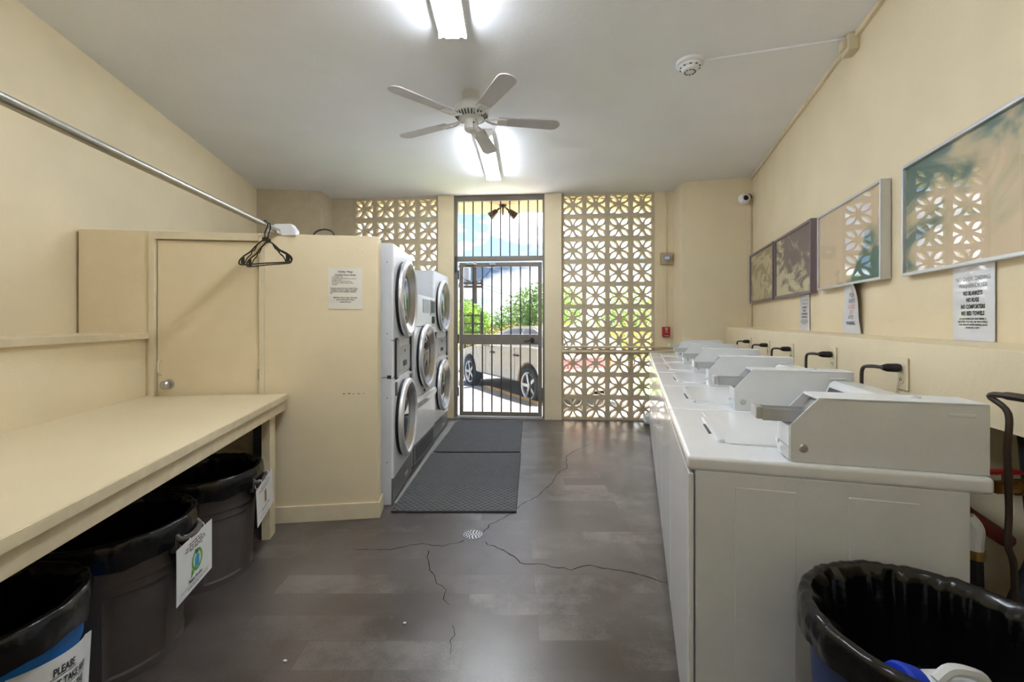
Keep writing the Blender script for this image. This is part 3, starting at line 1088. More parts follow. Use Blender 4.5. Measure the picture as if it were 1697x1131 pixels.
# ------------------------------------------------------------------ notices
def sheet(name, label, cat, w, h, loc, rotz, paper, prints, group=None, tilt=0.0, thick=0.0012, fmap=None, bend=None):
    """A sheet in the facing frame: x right, z up from its bottom centre, front at y = 0. prints: list of (material, function(bm))."""
    nx, nz = (14, 8) if bend else (2, 2)
    b = bm_new()
    f = bend or (lambda x, z: 0.0)
    add_grid(b, nx, nz, lambda u, v: ((u - 0.5) * w, f((u - 0.5) * w, v * h), v * h))
    g = bm_new()
    add_grid(b, nx, nz, lambda u, v: ((0.5 - u) * w, f((0.5 - u) * w, v * h) + thick, v * h))
    bmesh.ops.remove_doubles(b, verts=b.verts[:], dist=1e-7)
    g.free()
    o = obj(name, b, paper, None, 30, loc, rotz)
    o.rotation_euler = (0, tilt, rotz)
    tag(o, label, cat, group)
    for m, fn in prints:
        b = bm_new()
        fn(b, (lambda x, z: (x, f(x, z) - 0.0007, z)))
        obj('lettering' , b, m, o, smooth=0)
    return o

def rules_print(b, fm):
    R = random.Random(5)
    T = lambda s, size, x, z, al='CENTER', bo=0.0, sx=1.0: add_text(b, s, size, x, z, align=al, bold=bo, fmap=fm, sx=sx)
    T('Holiday Village', 0.0155, 0, 0.238, bo=0.0003)
    T('Laundry Room Rules', 0.0155, 0, 0.217, bo=0.0004)
    return
def rules_body(b, fm):
    T = lambda s, size, x, z, al='CENTER', bo=0.0, sx=1.0: add_text(b, s, size, x, z, align=al, bold=bo, fmap=fm, sx=sx)
    for k, (s, z) in enumerate((('- For Residents only', 0.206), ('- We are NOT responsible for lost, stolen or', 0.196), ('  damaged articles.', 0.187),
                                ('- DO NOT overload the machines.', 0.177), ('- Any overflows please report to office', 0.167), ('  promptly.', 0.157))):
        T(s, 0.0095, -0.088, z, 'LEFT', 0.0001, 0.92)
    for s, z in (('Please be advised this area is under 24 hour', 0.132), ('surveillance. If you are caught overloading', 0.121),
                 ('machines you will be charged a cleaning', 0.110), ('fee.', 0.100)):
        T(s, 0.0105, -0.093, z, 'LEFT', 0.0003, 0.92)
    return
def rules_foot(b, fm):
    T = lambda s, size, x, z, al='CENTER', bo=0.0, sx=1.0: add_text(b, s, size, x, z, align=al, bold=bo, fmap=fm, sx=sx)
    for s, z in (('Blankets, throw rugs, doormats', 0.071), ('are not allowed in these', 0.057), ('washers/dryers', 0.043)):
        T(s, 0.0115, 0, z, bo=0.0003)
PTd = Vector((math.cos(PT_ROT), math.sin(PT_ROT)))
PTn = Vector((math.sin(PT_ROT), -math.cos(PT_ROT)))
p = Vector((-2.6, 2.70)) + PTd * 1.531 + PTn * 0.0035
sheet('notice', 'small cream notice of laundry room rules taped to the partition', 'notice', 0.215, 0.268, (p.x, p.y, 1.366), PT_ROT, M_PAPERC, [(M_INK, rules_print), (M_INK, rules_body), (M_INK, rules_foot)])

def overload_print(dark):
    def fn(b, fm):
        T = lambda s, size, x, z, bo=0.0, sx=1.0: add_text(b, s, size, x, z, bold=bo, fmap=fm, sx=sx)
        if not dark:
            T('NO OVERLOADING', 0.022, 0, 0.224, sx=0.95)
            T('WASHER/DRYER', 0.022, 0, 0.198, sx=0.95)
            return
        for s, z in (('NO BLANKETS', 0.170), ('NO RUGS', 0.145), ('NO COMFORTERS', 0.120), ('NO BED TOWELS', 0.095)):
            T(s, 0.021, 0, z, 0.0009, 0.74)
        for s, z in (('IF YOU OVERLOAD AND BREAK A', 0.078), ('MACHINE YOU WILL BE RESPONSIBLE.', 0.067),
                     ('THIS AREA IS UNDER SURVEILLANCE', 0.056), ('24 HOURS A DAY.', 0.045)):
            T(s, 0.0093, 0, z, 0.0003)
    return fn
sheet('notice', 'large glossy grey overloading notice standing on the ledge under the biggest picture', 'notice', 0.222, 0.28, RW(1.655, 1.216, 0.006), RW_ROT, M_LAMI,
      [(M_INKG, overload_print(False)), (M_INK, overload_print(True))], 'overloading notices')
sheet('notice', 'narrow looking overloading notice on the ledge under the mauve framed picture', 'notice', 0.222, 0.28, RW(3.425, 1.216, 0.006), RW_ROT, M_LAMI,
      [(M_INKG, overload_print(False)), (M_INK, overload_print(True))], 'overloading notices')

def old_print(kind):
    def fn(b, fm):
        T = lambda s, size, x, z, bo=0.0, sx=1.0: add_text(b, s, size, x, z, bold=bo, fmap=fm, sx=sx)
        if kind == 'grey':
            T('PLEASE', 0.034, 0.0, 0.215, 0.0006, .9)
            T('REMOVE', 0.034, 0.0, 0.180, 0.0006, .9)
        elif kind == 'grey2':
            T('AFTER', 0.030, 0.0, 0.085, 0.0006, .9)
            T('WASHING', 0.030, 0.0, 0.050, 0.0006, .9)
        else:
            T('CLOTHES', 0.030, 0.0, 0.148, 0.001, .9)
            T('LINT', 0.030, 0.0, 0.116, 0.001, .9)
    return fn
sheet('notice', 'curling white plastic sleeved notice with faded pink lines under the silver picture', 'notice', 0.235, 0.285, RW(2.615, 1.216, 0.012), RW_ROT, M_LAMI,
      [(M_INKB, old_print('grey')), (M_INKB, old_print('grey2')), (M_INKP, old_print('pink'))], bend=lambda x, z: -0.05 * max(0, x + 0.02) / 0.12 * (z / 0.285) ** 1.5 * 0.7 - 0.006 * math.sin(z * 22))

# ------------------------------------------------------------------ framed pictures on the right wall
def picture(label, y_far, y_near, z0, z1, frame_m, art, bar=0.014, deep=0.032, group=None):
    w = (y_far - y_near) / 0.957
    yc = (y_far + y_near) / 2
    t = thing('framed_picture', label, 'picture', RW(yc, z0, 0.004), RW_ROT, group)
    h = z1 - z0
    b = bm_new()
    add_box(b, (-w / 2, -deep, 0), (-w / 2 + bar, 0, h), 0.002)
    add_box(b, (w / 2 - bar, -deep, 0), (w / 2, 0, h), 0.002)
    add_box(b, (-w / 2 + bar, -deep, 0), (w / 2 - bar, 0, bar), 0.002)
    add_box(b, (-w / 2 + bar, -deep, h - bar), (w / 2 - bar, 0, h), 0.002)
    obj('frame', b, frame_m, t)
    b = bm_new()
    add_box(b, (-w / 2 + bar, -deep + 0.014, bar), (w / 2 - bar, -deep + 0.018, h - bar))
    obj('art_print', b, art, t, smooth=0)
    b = bm_new()
    add_box(b, (-w / 2 + bar, -deep + 0.007, bar), (w / 2 - bar, -deep + 0.009, h - bar))
    obj('glass', b, M_GLASS, t, smooth=0)
TAN, PALE, TEAL, GREEN_, PURP, OLIVE = (222, 198, 164), (214, 204, 168), (78, 116, 106), (124, 146, 110), (98, 82, 92), (184, 168, 122)
A4 = art_mat('tan and teal botanical print', [(0.0, TEAL), (0.36, (96, 124, 116)), (0.46, (200, 186, 150)), (0.56, TAN), (1.0, (228, 206, 176))], 1.9, 3.1, 1.2, (0.55, 0, -0.75), 0.45)
A3 = art_mat('tan and green leaf print', [(0.0, (52, 92, 84)), (0.34, (74, 118, 104)), (0.42, TAN), (1.0, (226, 204, 172))], 1.5, 5.3, 1.0, (-0.6, 0, 0.85), 0.55)
A2 = art_mat('mauve petal print', [(0.0, (92, 78, 90)), (0.31, PURP), (0.37, (176, 166, 140)), (0.43, PALE), (1.0, (212, 208, 172))], 2.2, 1.7, 2.2, (-0.3, 0, -0.4), 0.5)
A1 = art_mat('olive swirl print', [(0.0, (140, 122, 88)), (0.46, (150, 134, 96)), (0.52, (204, 192, 150)), (1.0, (212, 202, 164))], 2.0, 8.2, 2.4, (0, 0, 0), 0.3)
picture('largest silver framed picture, tan and teal, nearest the viewer on the wall', 2.06, 1.325, 1.495, 2.003, M_SILVERF, A4)
picture('silver framed tan picture with a dark green leaf, second from the viewer', 3.045, 2.213, 1.498, 2.0, M_SILVERF, A3, deep=0.045)
picture('mauve framed picture of pale petals on purple', 4.07, 3.168, 1.49, 2.022, M_PURPLEF, A2, 0.02, 0.045)
picture('mauve framed olive swirl picture in the far corner', 5.06, 4.13, 1.49, 2.028, M_PURPLEF, A1, 0.02, 0.045)

# ------------------------------------------------------------------ stacked tumble dryers and the big front loader
def door_parts(t, cx, cz, y0, R=0.292):
    """A round dryer door: gasket, steel ring (with a dished inner cone) and dark glass."""
    M = axis_y(cx, y0, cz)
    b = bm_new()
    add_lathe(b, [(R - 0.05, 0.0), (R - 0.008, 0.0), (R - 0.004, 0.010), (R - 0.012, 0.022), (R - 0.05, 0.022)], 48, M)
    g = obj('door', b, M_RUBBER, t)
    b = bm_new()
    add_lathe(b, [(R - 0.03, 0.020), (R + 0.002, 0.024), (R + 0.004, 0.040), (R - 0.004, 0.054), (R - 0.020, 0.060), (R - 0.034, 0.056), (R - 0.040, 0.044)], 56, M)
    obj('door_ring', b, M_RING, g, smooth=50)
    b = bm_new()
    add_lathe(b, [(R - 0.040, 0.044), (R - 0.088, 0.008)], 56, M)
    obj('door_cone', b, M_STEEL, g, smooth=50)
    b = bm_new()
    add_lathe(b, [(R - 0.084, 0.010), (R - 0.10, 0.016), (R - 0.17, 0.026), (0.0, 0.030)], 48, M)
    obj('door_glass', b, M_DOORGL, g, smooth=60)

def stack_dryer(label, loc, rot, W):
    t = thing('stacked_dryer', label, 'dryer', loc, rot, 'stacked tumble dryers')
    b = bm_new()
    add_box(b, (0.0, 0.012, 0.0), (W, 0.88, 0.89), 0.004)
    add_box(b, (0.0, 0.012, 0.893), (W, 0.88, 1.835), 0.004)
    obj('cabinet', b, M_DRYS, t)
    for z0, z1 in ((0.185, 0.885), (1.155, 1.83)):
        b = bm_new()
        add_box(b, (0.004, -0.004, z0), (W - 0.004, 0.014, z1), 0.003)
        obj('front_panel', b, M_DRY, t)
    b = bm_new()
    add_box(b, (0.004, -0.002, 0.889), (W - 0.004, 0.014, 1.151), 0.003)
    c = obj('control_panel', b, M_DRY, t)
    b = bm_new()
    add_box(b, (0.19, -0.008, 0.905), (W - 0.12, 0.0, 1.10), 0.002)
    obj('coin_plate', b, M_LTGREY, c)
    b = bm_new()
    add_box(b, (0.30, -0.012, 0.945), (0.42, -0.006, 0.985), 0.001)
    add_tube(b, [(0.36, -0.011, 1.06), (0.36, -0.007, 1.06)], 0.011, 10)
    obj('coin_return', b, M_BLACK, c)
    for x0 in (0.045, W - 0.115):
        b = bm_new()
        add_box(b, (x0, -0.014, 0.872), (x0 + 0.066, 0.0, 1.168), 0.002)
        s = obj('coin_slot_frame', b, M_BLACK, t)
        b = bm_new()
        add_box(b, (x0 + 0.012, -0.024, 0.885), (x0 + 0.054, -0.012, 1.155), 0.003)
        obj('coin_slot', b, M_SLIDE, s)
        b = bm_new()
        add_box(b, (x0 + 0.010, -0.012, 0.755), (x0 + 0.058, -0.002, 0.85), 0.002)
        obj('display_window', b, M_DKGREY, t)
    door_parts(t, W / 2 - 0.01, 0.553, -0.004)
    door_parts(t, W / 2 - 0.01, 1.460, -0.004)
    b = bm_new()
    add_box(b, (0.006, 0.002, 0.008), (W - 0.006, 0.02, 0.178), 0.003)
    k = obj('kick_panel', b, M_STEELD, t)
    b = bm_new()
    add_box(b, (W * 0.55, -0.005, 0.06), (W * 0.55 + 0.12, 0.004, 0.085), 0.004)
    add_tube(b, [(W * 0.55 + 0.06, -0.002, 0.135), (W * 0.55 + 0.06, 0.004, 0.135)], 0.01, 10)
    obj('kick_latch', b, M_LTGREY, k)
    b = bm_new()
    for z in (0.30, 0.75, 1.2, 1.7):
        add_tube(b, [(-0.0015, 0.04, z), (0.002, 0.04, z)], 0.004, 6)
    add_box(b, (-0.003, 0.012, 0.884), (0.002, 0.04, 0.908), 0.001)
    obj('screw', b, M_BLACK, t)
    return t
def facing(a):                                            # front normal towards +x, swung by a degrees
    return math.radians(90 - a)
stack_dryer('white stacked pair of tumble dryers beside the partition, nearest', (-0.832, 3.12, 0), facing(-1.7), 0.685)
stack_dryer('white stacked pair of tumble dryers beside the gate, farthest', (-0.842, 4.80, 0), facing(3.8), 0.725)

t = thing('front_load_washer', 'white single door front loader between the two dryer stacks', 'washer', (-0.864, 3.93, 0), facing(2.9))
W = 0.80
b = bm_new()
add_box(b, (0.0, 0.012, 0.0), (W, 0.86, 1.535), 0.006)
obj('cabinet', b, M_DRYS, t)
b = bm_new(); add_box(b, (0.003, -0.004, 1.24), (W - 0.003, 0.014, 1.53), 0.004)
c = obj('control_panel', b, M_DRY, t)
b = bm_new(); add_box(b, (0.30, -0.010, 1.37), (0.54, -0.002, 1.50), 0.004); obj('label_plate', b, M_LTGREY, c)
b = bm_new(); add_box(b, (0.60, -0.014, 1.35), (0.77, -0.002, 1.505), 0.003); obj('display_frame', b, M_STEEL, c)
b = bm_new(); add_box(b, (0.615, -0.018, 1.37), (0.755, -0.012, 1.49), 0.001); obj('display', b, M_DKGREY, c)
b = bm_new(); add_box(b, (0.68, -0.016, 1.26), (0.765, -0.002, 1.335), 0.003); add_box(b, (0.70, -0.020, 1.275), (0.75, -0.014, 1.32), 0.001); obj('coin_slot', b, M_BLACK, c)
b = bm_new(); add_box(b, (0.003, -0.004, 0.60), (W - 0.003, 0.014, 1.235), 0.004); obj('front_panel', b, M_DRY, t)
b = bm_new()
add_prism(b, [(0.014, 0.19), (-0.004, 0.19), (-0.012, 0.50), (-0.03, 0.56), (-0.022, 0.585), (-0.004, 0.595), (0.014, 0.595)], 0.003, W - 0.003, 'x', bev=0.003)
obj('lower_panel', b, M_DRY, t)
b = bm_new(); add_tube(b, [(0.36, -0.012, 0.625), (0.36, 0.0, 0.625)], 0.014, 10); obj('lock', b, M_BLACK, t)
door_parts(t, 0.36, 0.955, -0.004, 0.300)
b = bm_new(); add_box(b, (0.004, 0.0, 0.006), (W - 0.004, 0.02, 0.185), 0.003); k = obj('kick_panel', b, M_STEELD, t)
b = bm_new()
for i in range(11):
    add_box(b, (0.06, -0.004, 0.03 + i * 0.013), (W - 0.06, 0.002, 0.036 + i * 0.013))
obj('kick_louvre', b, M_DKGREY, k)

# ------------------------------------------------------------------ six top loading washers
U = Vector((0.2706, 0.9627, 0))
C0 = Vector((0.4845, 1.228, 0))
WROT = math.radians(-15.7)
PITCH = 0.692
def make_washer():
    t = thing('top_load_washer', 'white top loading washer nearest the viewer, with its whole side showing', 'washer', C0, WROT, 'row of top loading washers')
    D, WD = 0.63, 0.686
    b = bm_new()
    add_box(b, (0.018, 0.004, 0.03), (D, WD - 0.004, 0.882), 0.006)
    add_box(b, (0.05, 0.03, 0.0), (D - 0.03, WD - 0.03, 0.05))
    cab = obj('cabinet', b, M_WHITEM, t)
    for x0, x1 in ((0.118, 0.263), (0.380, 0.528)):
        b = bm_new()
        add_box(b, (x0, 0.0018, 0.10), (x1, 0.008, 0.843), 0.0016, 1)
        obj('side_emboss', b, M_WHITEM, cab)
    b = bm_new()
    add_box(b, (0.0, 0.002, 0.09), (0.0155, WD - 0.002, 0.872), 0.005)
    obj('front_panel', b, M_WHITE, t)
    b = bm_new()
    add_box(b, (0.012, 0.01, 0.02), (0.02, WD - 0.01, 0.086), 0.003)
    obj('toe_panel', b, M_WHITE, t)
    b = bm_new()
    add_box(b, (-0.004, 0.0, 0.878), (0.676, WD, 0.920), 0.012, 3)
    obj('worktop', b, M_WHITE, t)
    b = bm_new()
    def rr(x0, x1, y0, y1, r, n=5):
        out = []
        for cx, cy, a in ((x1 - r, y1 - r, 0), (x0 + r, y1 - r, PI / 2), (x0 + r, y0 + r, PI), (x1 - r, y0 + r, 1.5 * PI)):
            out += [(cx + r * math.cos(a + PI / 2 * k / n), cy + r * math.sin(a + PI / 2 * k / n)) for k in range(n + 1)]
        return out
    add_prism(b, rr(0.115, 0.53, 0.15, 0.655, 0.03), 0.919, 0.926, bev=0.003)
    lid = obj('lid', b, M_LID, t)
    b = bm_new()
    add_prism(b, rr(0.098, 0.120, 0.16, 0.50, 0.010), 0.918, 0.931, bev=0.003)
    obj('lid_edge', b, M_WHITE, lid)
    b = bm_new()
    add_box(b, (0.090, 0.27, 0.9195), (0.100, 0.40, 0.923), 0.001)
    obj('lid_recess', b, M_BLACK, lid)
    # console across the back
    b = bm_new()
    add_prism(b, [(0.53, 0.92), (0.578, 1.048), (0.592, 1.060), (0.674, 1.056), (0.674, 0.92)], 0.127, WD - 0.006, 'y', bev=0.005)
    con = obj('console', b, M_WHITE, t)
    dx, dz = 0.578 - 0.53, 1.048 - 0.92
    def onface(s, e): return (0.53 + dx * s - 0.936 * e, 0.92 + dz * s + 0.351 * e)
    b = bm_new()
    p = [onface(0.22, 0.0025), onface(0.90, 0.0025), onface(0.90, -0.004), onface(0.22, -0.004)]
    add_prism(b, p, 0.18, WD - 0.03, 'y')
    obj('console_panel', b, M_DKGREY, con)
    b = bm_new()
    for k in range(5):
        y = 0.24 + k * 0.08
        p = [onface(0.40, 0.006), onface(0.62, 0.006), onface(0.62, 0.0), onface(0.40, 0.0)]
        add_prism(b, p, y, y + 0.035, 'y', bev=0.001)
    obj('console_button', b, M_LTGREY, con)
    b = bm_new()
    add_tube(b, [(0.64, 0.30, 1.056), (0.64, 0.30, 1.066)], 0.011, 10)
    obj('hinge_stud', b, M_BLACK, con)
    # coin meter along the near edge
    prof = [(0.252, 0.9205), (0.252, 1.016), (0.318, 1.090), (0.672, 1.090), (0.672, 0.9205)]
    inn = [(0.255, 0.9205), (0.255, 1.010), (0.285, 1.010), (0.338, 1.082), (0.668, 1.082), (0.668, 0.9205)]
    b = bm_new()
    add_prism(b, prof, 0.014, 0.0175, 'y', bev=0.0012, seg=1)
    add_prism(b, prof, 0.1215, 0.125, 'y', bev=0.0012, seg=1)
    add_prism(b, inn, 0.017, 0.122, 'y')
    add_box(b, (0.316, 0.014, 1.083), (0.672, 0.125, 1.0915), 0.003)
    box = obj('coin_box', b, M_WHITEM, t)
    b = bm_new()
    add_box(b, (0.250, 0.020, 0.9215), (0.256, 0.119, 0.955), 0.001)
    add_box(b, (0.250, 0.020, 0.957), (0.256, 0.119, 1.012), 0.001)
    add_tube(b, [(0.246, 0.112, 0.955), (0.252, 0.112, 0.955)], 0.009, 10)
    obj('coin_box_front', b, M_WHITE, box)
    b = bm_new()
    add_lathe(b, [(0, 0.006), (0.009, 0.005), (0.012, 0.0)], 16, axis_y(0.283, 0.014, 0.957))
    obj('lock', b, M_STEEL, box)
    b = bm_new()
    add_box(b, (0.592, 0.0115, 1.058), (0.645, 0.0145, 1.066), 0.0012, 1)
    obj('slot_cover', b, M_WHITE, box)
    b = bm_new()
    add_tube(b, [(0.555, 0.075, 1.09), (0.555, 0.075, 1.098)], 0.011, 10)
    obj('coin_box_stud', b, M_WHITE, box)
    b = bm_new()
    add_prism(b, [(0.288, 1.016), (0.292, 1.016), (0.336, 1.076), (0.332, 1.079)], 0.022, 0.117, 'y')
    obj('slide_plate', b, M_STEEL, box)
    b = bm_new()
    add_box(b, (0.195, 0.046, 1.018), (0.31, 0.100, 1.042), 0.002)
    add_box(b, (0.195, 0.046, 1.040), (0.31, 0.049, 1.052), 0.001)
    add_box(b, (0.195, 0.097, 1.040), (0.31, 0.100, 1.052), 0.001)
    s = obj('coin_slide', b, M_SLIDE, t)
    b = bm_new()
    add_box(b, (0.178, 0.042, 1.022), (0.195, 0.104, 1.056), 0.004)
    obj('slide_handle', b, M_SLIDE, s)
    return t
w0 = make_washer()
for k, lab in enumerate(('white top loading washer second from the viewer in the row',
                         'white top loading washer third from the viewer in the row',
                         'white top loading washer fourth from the viewer in the row',
                         'white top loading washer second from the back wall',
                         'white top loading washer at the far end, touching the back corner')):
    dup(w0, C0 + U * PITCH * (k + 1), WROT, lab)

# ------------------------------------------------------------------ outlets and cords on the ledge face
order = ['nearest', 'second', 'third', 'fourth', 'farthest']
ol = None
cords = None
for k, (y, z) in enumerate(((1.60, 1.10), (2.196, 1.103), (2.83, 1.09), (3.37, 1.085), (3.96, 1.085))):
    lab = ('cream double wall outlet on the ledge face, nearest the viewer' if k == 0 else
           'cream double wall outlet on the ledge face, farthest from the viewer' if k == 4 else
           f'cream double wall outlet on the ledge face, {order[k]} from the viewer')
    if ol is None:
        ol = thing('wall_outlet', lab, 'outlet', LEDGE(y, z, 0.001), RW_ROT, 'outlets on the ledge face')
        b = bm_new(); add_box(b, (-0.036, -0.006, -0.058), (0.036, 0, 0.058), 0.003); obj('outlet_plate', b, M_BEIGEP, ol)
        for s in (-1, 1):
            b = bm_new(); add_lathe(b, [(0, 0.009), (0.015, 0.0085), (0.017, 0.005)], 16, axis_y(0, 0, s * 0.021)); o = obj('socket', b, M_BEIGEP, ol)
            b = bm_new()
            for x in (-0.006, 0.006):
                add_box(b, (x - 0.001, -0.0098, s * 0.021 - 0.004), (x + 0.001, -0.0085, s * 0.021 + 0.005))
            obj('socket_slot', b, M_BLACK, o)
        cords = thing('power_cable', 'dark brown washer cord plugged into the nearest outlet, bending down behind the first washer', 'cord', LEDGE(y, z, 0.001), RW_ROT, 'washer power cords')
        b = bm_new()
        add_lathe(b, [(0.0, 0.012), (0.014, 0.012), (0.016, 0.02), (0.015, 0.05), (0.009, 0.066), (0.0, 0.066)], 14, axis_y(0, 0, 0.021))
        obj('plug', b, M_BLACK, cords)
        b = bm_new()
        add_tube(b, smooth_path([(0, -0.062, 0.021), (-0.03, -0.085, 0.022), (-0.07, -0.095, 0.012), (-0.078, -0.097, -0.03), (-0.076, -0.095, -0.12), (-0.07, -0.085, -0.30)], 6), 0.0065, 8)
        obj('cord', b, M_BROWNC, cords)
    else:
        dup(ol, LEDGE(y, z, 0.001), RW_ROT, lab)
        dup(cords, LEDGE(y, z, 0.001), RW_ROT,
            f'dark brown washer cord plugged into the {order[k]} outlet from the viewer')
b = bm_new()
pts = [LEDGE(0.98, 1.105, 0.02), LEDGE(1.03, 1.112, 0.06), LEDGE(1.075, 1.105, 0.075), (1.178, 1.06, 1.07), (1.176, 1.06, 0.98), (1.180, 1.06, 0.84), (1.172, 1.055, 0.76), (1.192, 1.06, 0.70), (1.205, 1.07, 0.52), (1.22, 1.08, 0.3)]
add_tube(b, smooth_path(pts, 6), [0.0095] * 8 + [0.007] * 47, 8)
tag(obj('power_cable', b, M_BROWNC), 'thick brown cord at the right edge dropping behind the nearest washer', 'cord', 'washer power cords')

# plumbing behind the nearest washer
t = thing('water_valve', 'brass water valve with a red lever on the wall behind the nearest washer', 'valve', (1.22, 1.10, 0.88))
b = bm_new(); add_tube(b, [(-0.03, 0, 0), (0.05, 0.0, 0)], 0.016, 10); add_tube(b, [(0, 0, 0), (0, 0, 0.035)], 0.010, 8)
add_tube(b, [(0.02, 0, 0), (0.02, 0, 0)][:1] + [(0.045, 0.0, 0)], 0.021, 8); obj('valve_body', b, M_BRASS, t)
b = bm_new(); add_box(b, (-0.055, -0.012, 0.033), (0.03, 0.012, 0.043), 0.004); obj('valve_lever', b, M_RED, t)
b = bm_new(); add_tube(b, smooth_path([(1.27, 1.10, 0.88), (1.30, 1.11, 0.875), (1.315, 1.12, 0.83), (1.31, 1.12, 0.60), (1.30, 1.12, 0.0)], 5), 0.018, 10)
o = obj('supply_pipe', b, M_COPPER); tag(o, 'rusty dark red supply pipe bending down beside the brass valve', 'pipe')
b = bm_new(); add_tube(b, [(1.10, 1.16, 0.88), (1.20, 1.18, 0.78), (1.33, 1.20, 0.70)], 0.02, 10)
tag(obj('drain_pipe', b, M_COPPER), 'dark red slanting pipe behind the washer back edge', 'pipe')
b = bm_new()
add_tube(b, smooth_path([(1.16, 1.14, 0.79), (1.172, 1.13, 0.765), (1.17, 1.13, 0.73), (1.17, 1.13, 0.70)], 5), 0.018, 10)
t = obj('hose_elbow', b, M_WPLAST); tag(t, 'white plastic hose elbow sticking out behind the washer', 'hose')
b = bm_new(); add_tube(b, [(1.17, 1.13, 0.712), (1.17, 1.13, 0.69)], 0.021, 12); obj('hose_clamp', b, M_BRASS, t)
b = bm_new(); add_tube(b, smooth_path([(1.17, 1.13, 0.70), (1.172, 1.13, 0.5), (1.18, 1.14, 0.2), (1.2, 1.16, 0.0)], 5), 0.017, 10); obj('hose', b, M_RUBBER, t)
b = bm_new(); add_tube(b, smooth_path([(1.34, 1.13, 0.72), (1.30, 1.12, 0.66), (1.24, 1.11, 0.56), (1.20, 1.12, 0.40), (1.24, 1.14, 0.0)], 6), 0.017, 10)
tag(obj('water_hose', b, M_HOSEB), 'dark blue rubber hose slanting down behind the washer', 'hose')
b = bm_new(); add_tube(b, smooth_path([(1.34, 1.16, 1.0), (1.335, 1.13, 0.7), (1.33, 1.10, 0.4), (1.33, 1.1, 0.0)], 5), 0.02, 10)
tag(obj('water_hose', b, M_RUBBER), 'upright black rubber hose by the right picture edge behind the washer', 'hose')
b = bm_new(); add_tube(b, smooth_path([RW(1.9, 0.92, 0.03), RW(1.6, 0.95, 0.02), RW(1.3, 0.955, 0.02), RW(0.9, 0.945, 0.02)], 5), 0.008, 6)
tag(obj('wall_cable', b, M_BLACK), 'thin black cable along the wall under the ledge', 'cable')

# ------------------------------------------------------------------ bins
from mathutils import noise as mnoise
def make_bin(label, cx, cy, Rr, Rb, H, body_m, seed, bottom, handle_deg=None, skirt=0.085):
    t = thing('waste_bin', label, 'bin', (cx, cy, 0))
    def rad(th, z):
        f = z / H
        r = Rb + (Rr - Rb) * f
        if f < 0.70:
            r -= 0.007
            a = (math.degrees(th) % 60)
            if 8 < a < 52 and 0.06 < f < 0.63:
                r -= 0.006
        return r
    b = bm_new()
    zs = [0, 0.004, 0.055, 0.07, 0.3, 0.62, 0.635, 0.695, 0.71, 0.96, 0.965, 1.0]
    def out(u, v):
        k = v * (len(zs) - 1)
        i = min(int(round(k)), len(zs) - 1)
        z = zs[i] * H
        r = rad(2 * PI * u, z) + (0.010 if i >= len(zs) - 2 else 0)
        return (r * math.cos(2 * PI * u), r * math.sin(2 * PI * u), z)
    add_grid(b, 120, len(zs) - 1, out, close_u=True)
    b.faces.new([b.verts.new(((Rb - 0.006) * math.cos(2 * PI * k / 40), (Rb - 0.006) * math.sin(2 * PI * k / 40), 0.002)) for k in range(40)][::-1])
    obj('bin_body', b, body_m, t, smooth=25)
    prof = [(Rr + 0.013, H - skirt), (Rr + 0.016, H - skirt * 0.6), (Rr + 0.017, H - 0.02), (Rr + 0.012, H + 0.004), (Rr + 0.002, H + 0.010), (Rr - 0.010, H + 0.004),
            (Rr - 0.018, H - 0.04), (Rr - 0.026, H - 0.14), (Rr - 0.04, H - 0.25), (Rb - 0.03, max(bottom, H - 0.42)), (Rb * 0.7, bottom), (Rb * 0.35, bottom - 0.01), (0.004, bottom)]
    prof = [(r, max(z, bottom - 0.01) if i > 5 else z) for i, (r, z) in enumerate(prof)]
    P3 = smooth_path([(r, 0, z) for r, z in prof], 3)
    nu, nv = 150, len(P3) - 1
    b = bm_new()
    def lin_f(u, v):
        i = min(int(round(v * nv)), nv)
        p = P3[i]
        th = 2 * PI * u
        inner = i > 15
        amp = (0.017 if inner else 0.005) * min(1.0, p.x / 0.1)
        w = mnoise.noise(Vector((math.cos(th) * 5, math.sin(th) * 5, p.z * (2.5 if inner else 14) + seed)))
        w2 = mnoise.noise(Vector((math.cos(th) * 14, math.sin(th) * 14, p.z * (3 if inner else 10) + seed + 9)))
        r = p.x + amp * (w * 1.1 + w2 * 0.7) - (0.008 if inner else 0)
        if not inner:
            r = max(r, Rr + 0.0125) if i < 9 else r
        z = p.z + (0.014 * mnoise.noise(Vector((math.cos(th) * 3, math.sin(th) * 3, seed + 3))) if i < 3 else 0.004 * w2)
        return (r * math.cos(th), r * math.sin(th), z)
    add_grid(b, nu, nv, lin_f, close_u=True)
    obj('bin_liner', b, M_LINER, t, smooth=80)
    if handle_deg is not None:
        for a in (handle_deg, handle_deg + 180):
            b = bm_new()
            tb = bmesh.new()
            R0 = Rr - 0.004
            add_tube(tb, smooth_path([(R0, -0.075, H - 0.045), (R0 + 0.018, -0.072, H - 0.062), (R0 + 0.028, -0.045, H - 0.068), (R0 + 0.032, 0, H - 0.070), (R0 + 0.028, 0.045, H - 0.068), (R0 + 0.018, 0.072, H - 0.062), (R0, 0.075, H - 0.045)], 4), 0.010, 8)
            add_box(tb, (R0 - 0.012, -0.085, H - 0.11), (R0 + 0.010, 0.085, H - 0.04), 0.004)
            merge(b, tb, Matrix.Rotation(math.radians(a), 4, 'Z'))
            obj('handle', b, M_BIN if body_m is M_BIN else body_m, t)
    return t
make_bin('grey brown round bin with a black liner, farthest under the counter', -1.60, 2.305, 0.262, 0.236, 0.520, M_BIN, 1.3, 0.12, 13)
make_bin('grey brown round bin with a black liner, middle one under the counter', -1.56, 1.738, 0.262, 0.236, 0.510, M_BIN, 5.7, 0.12, 11)
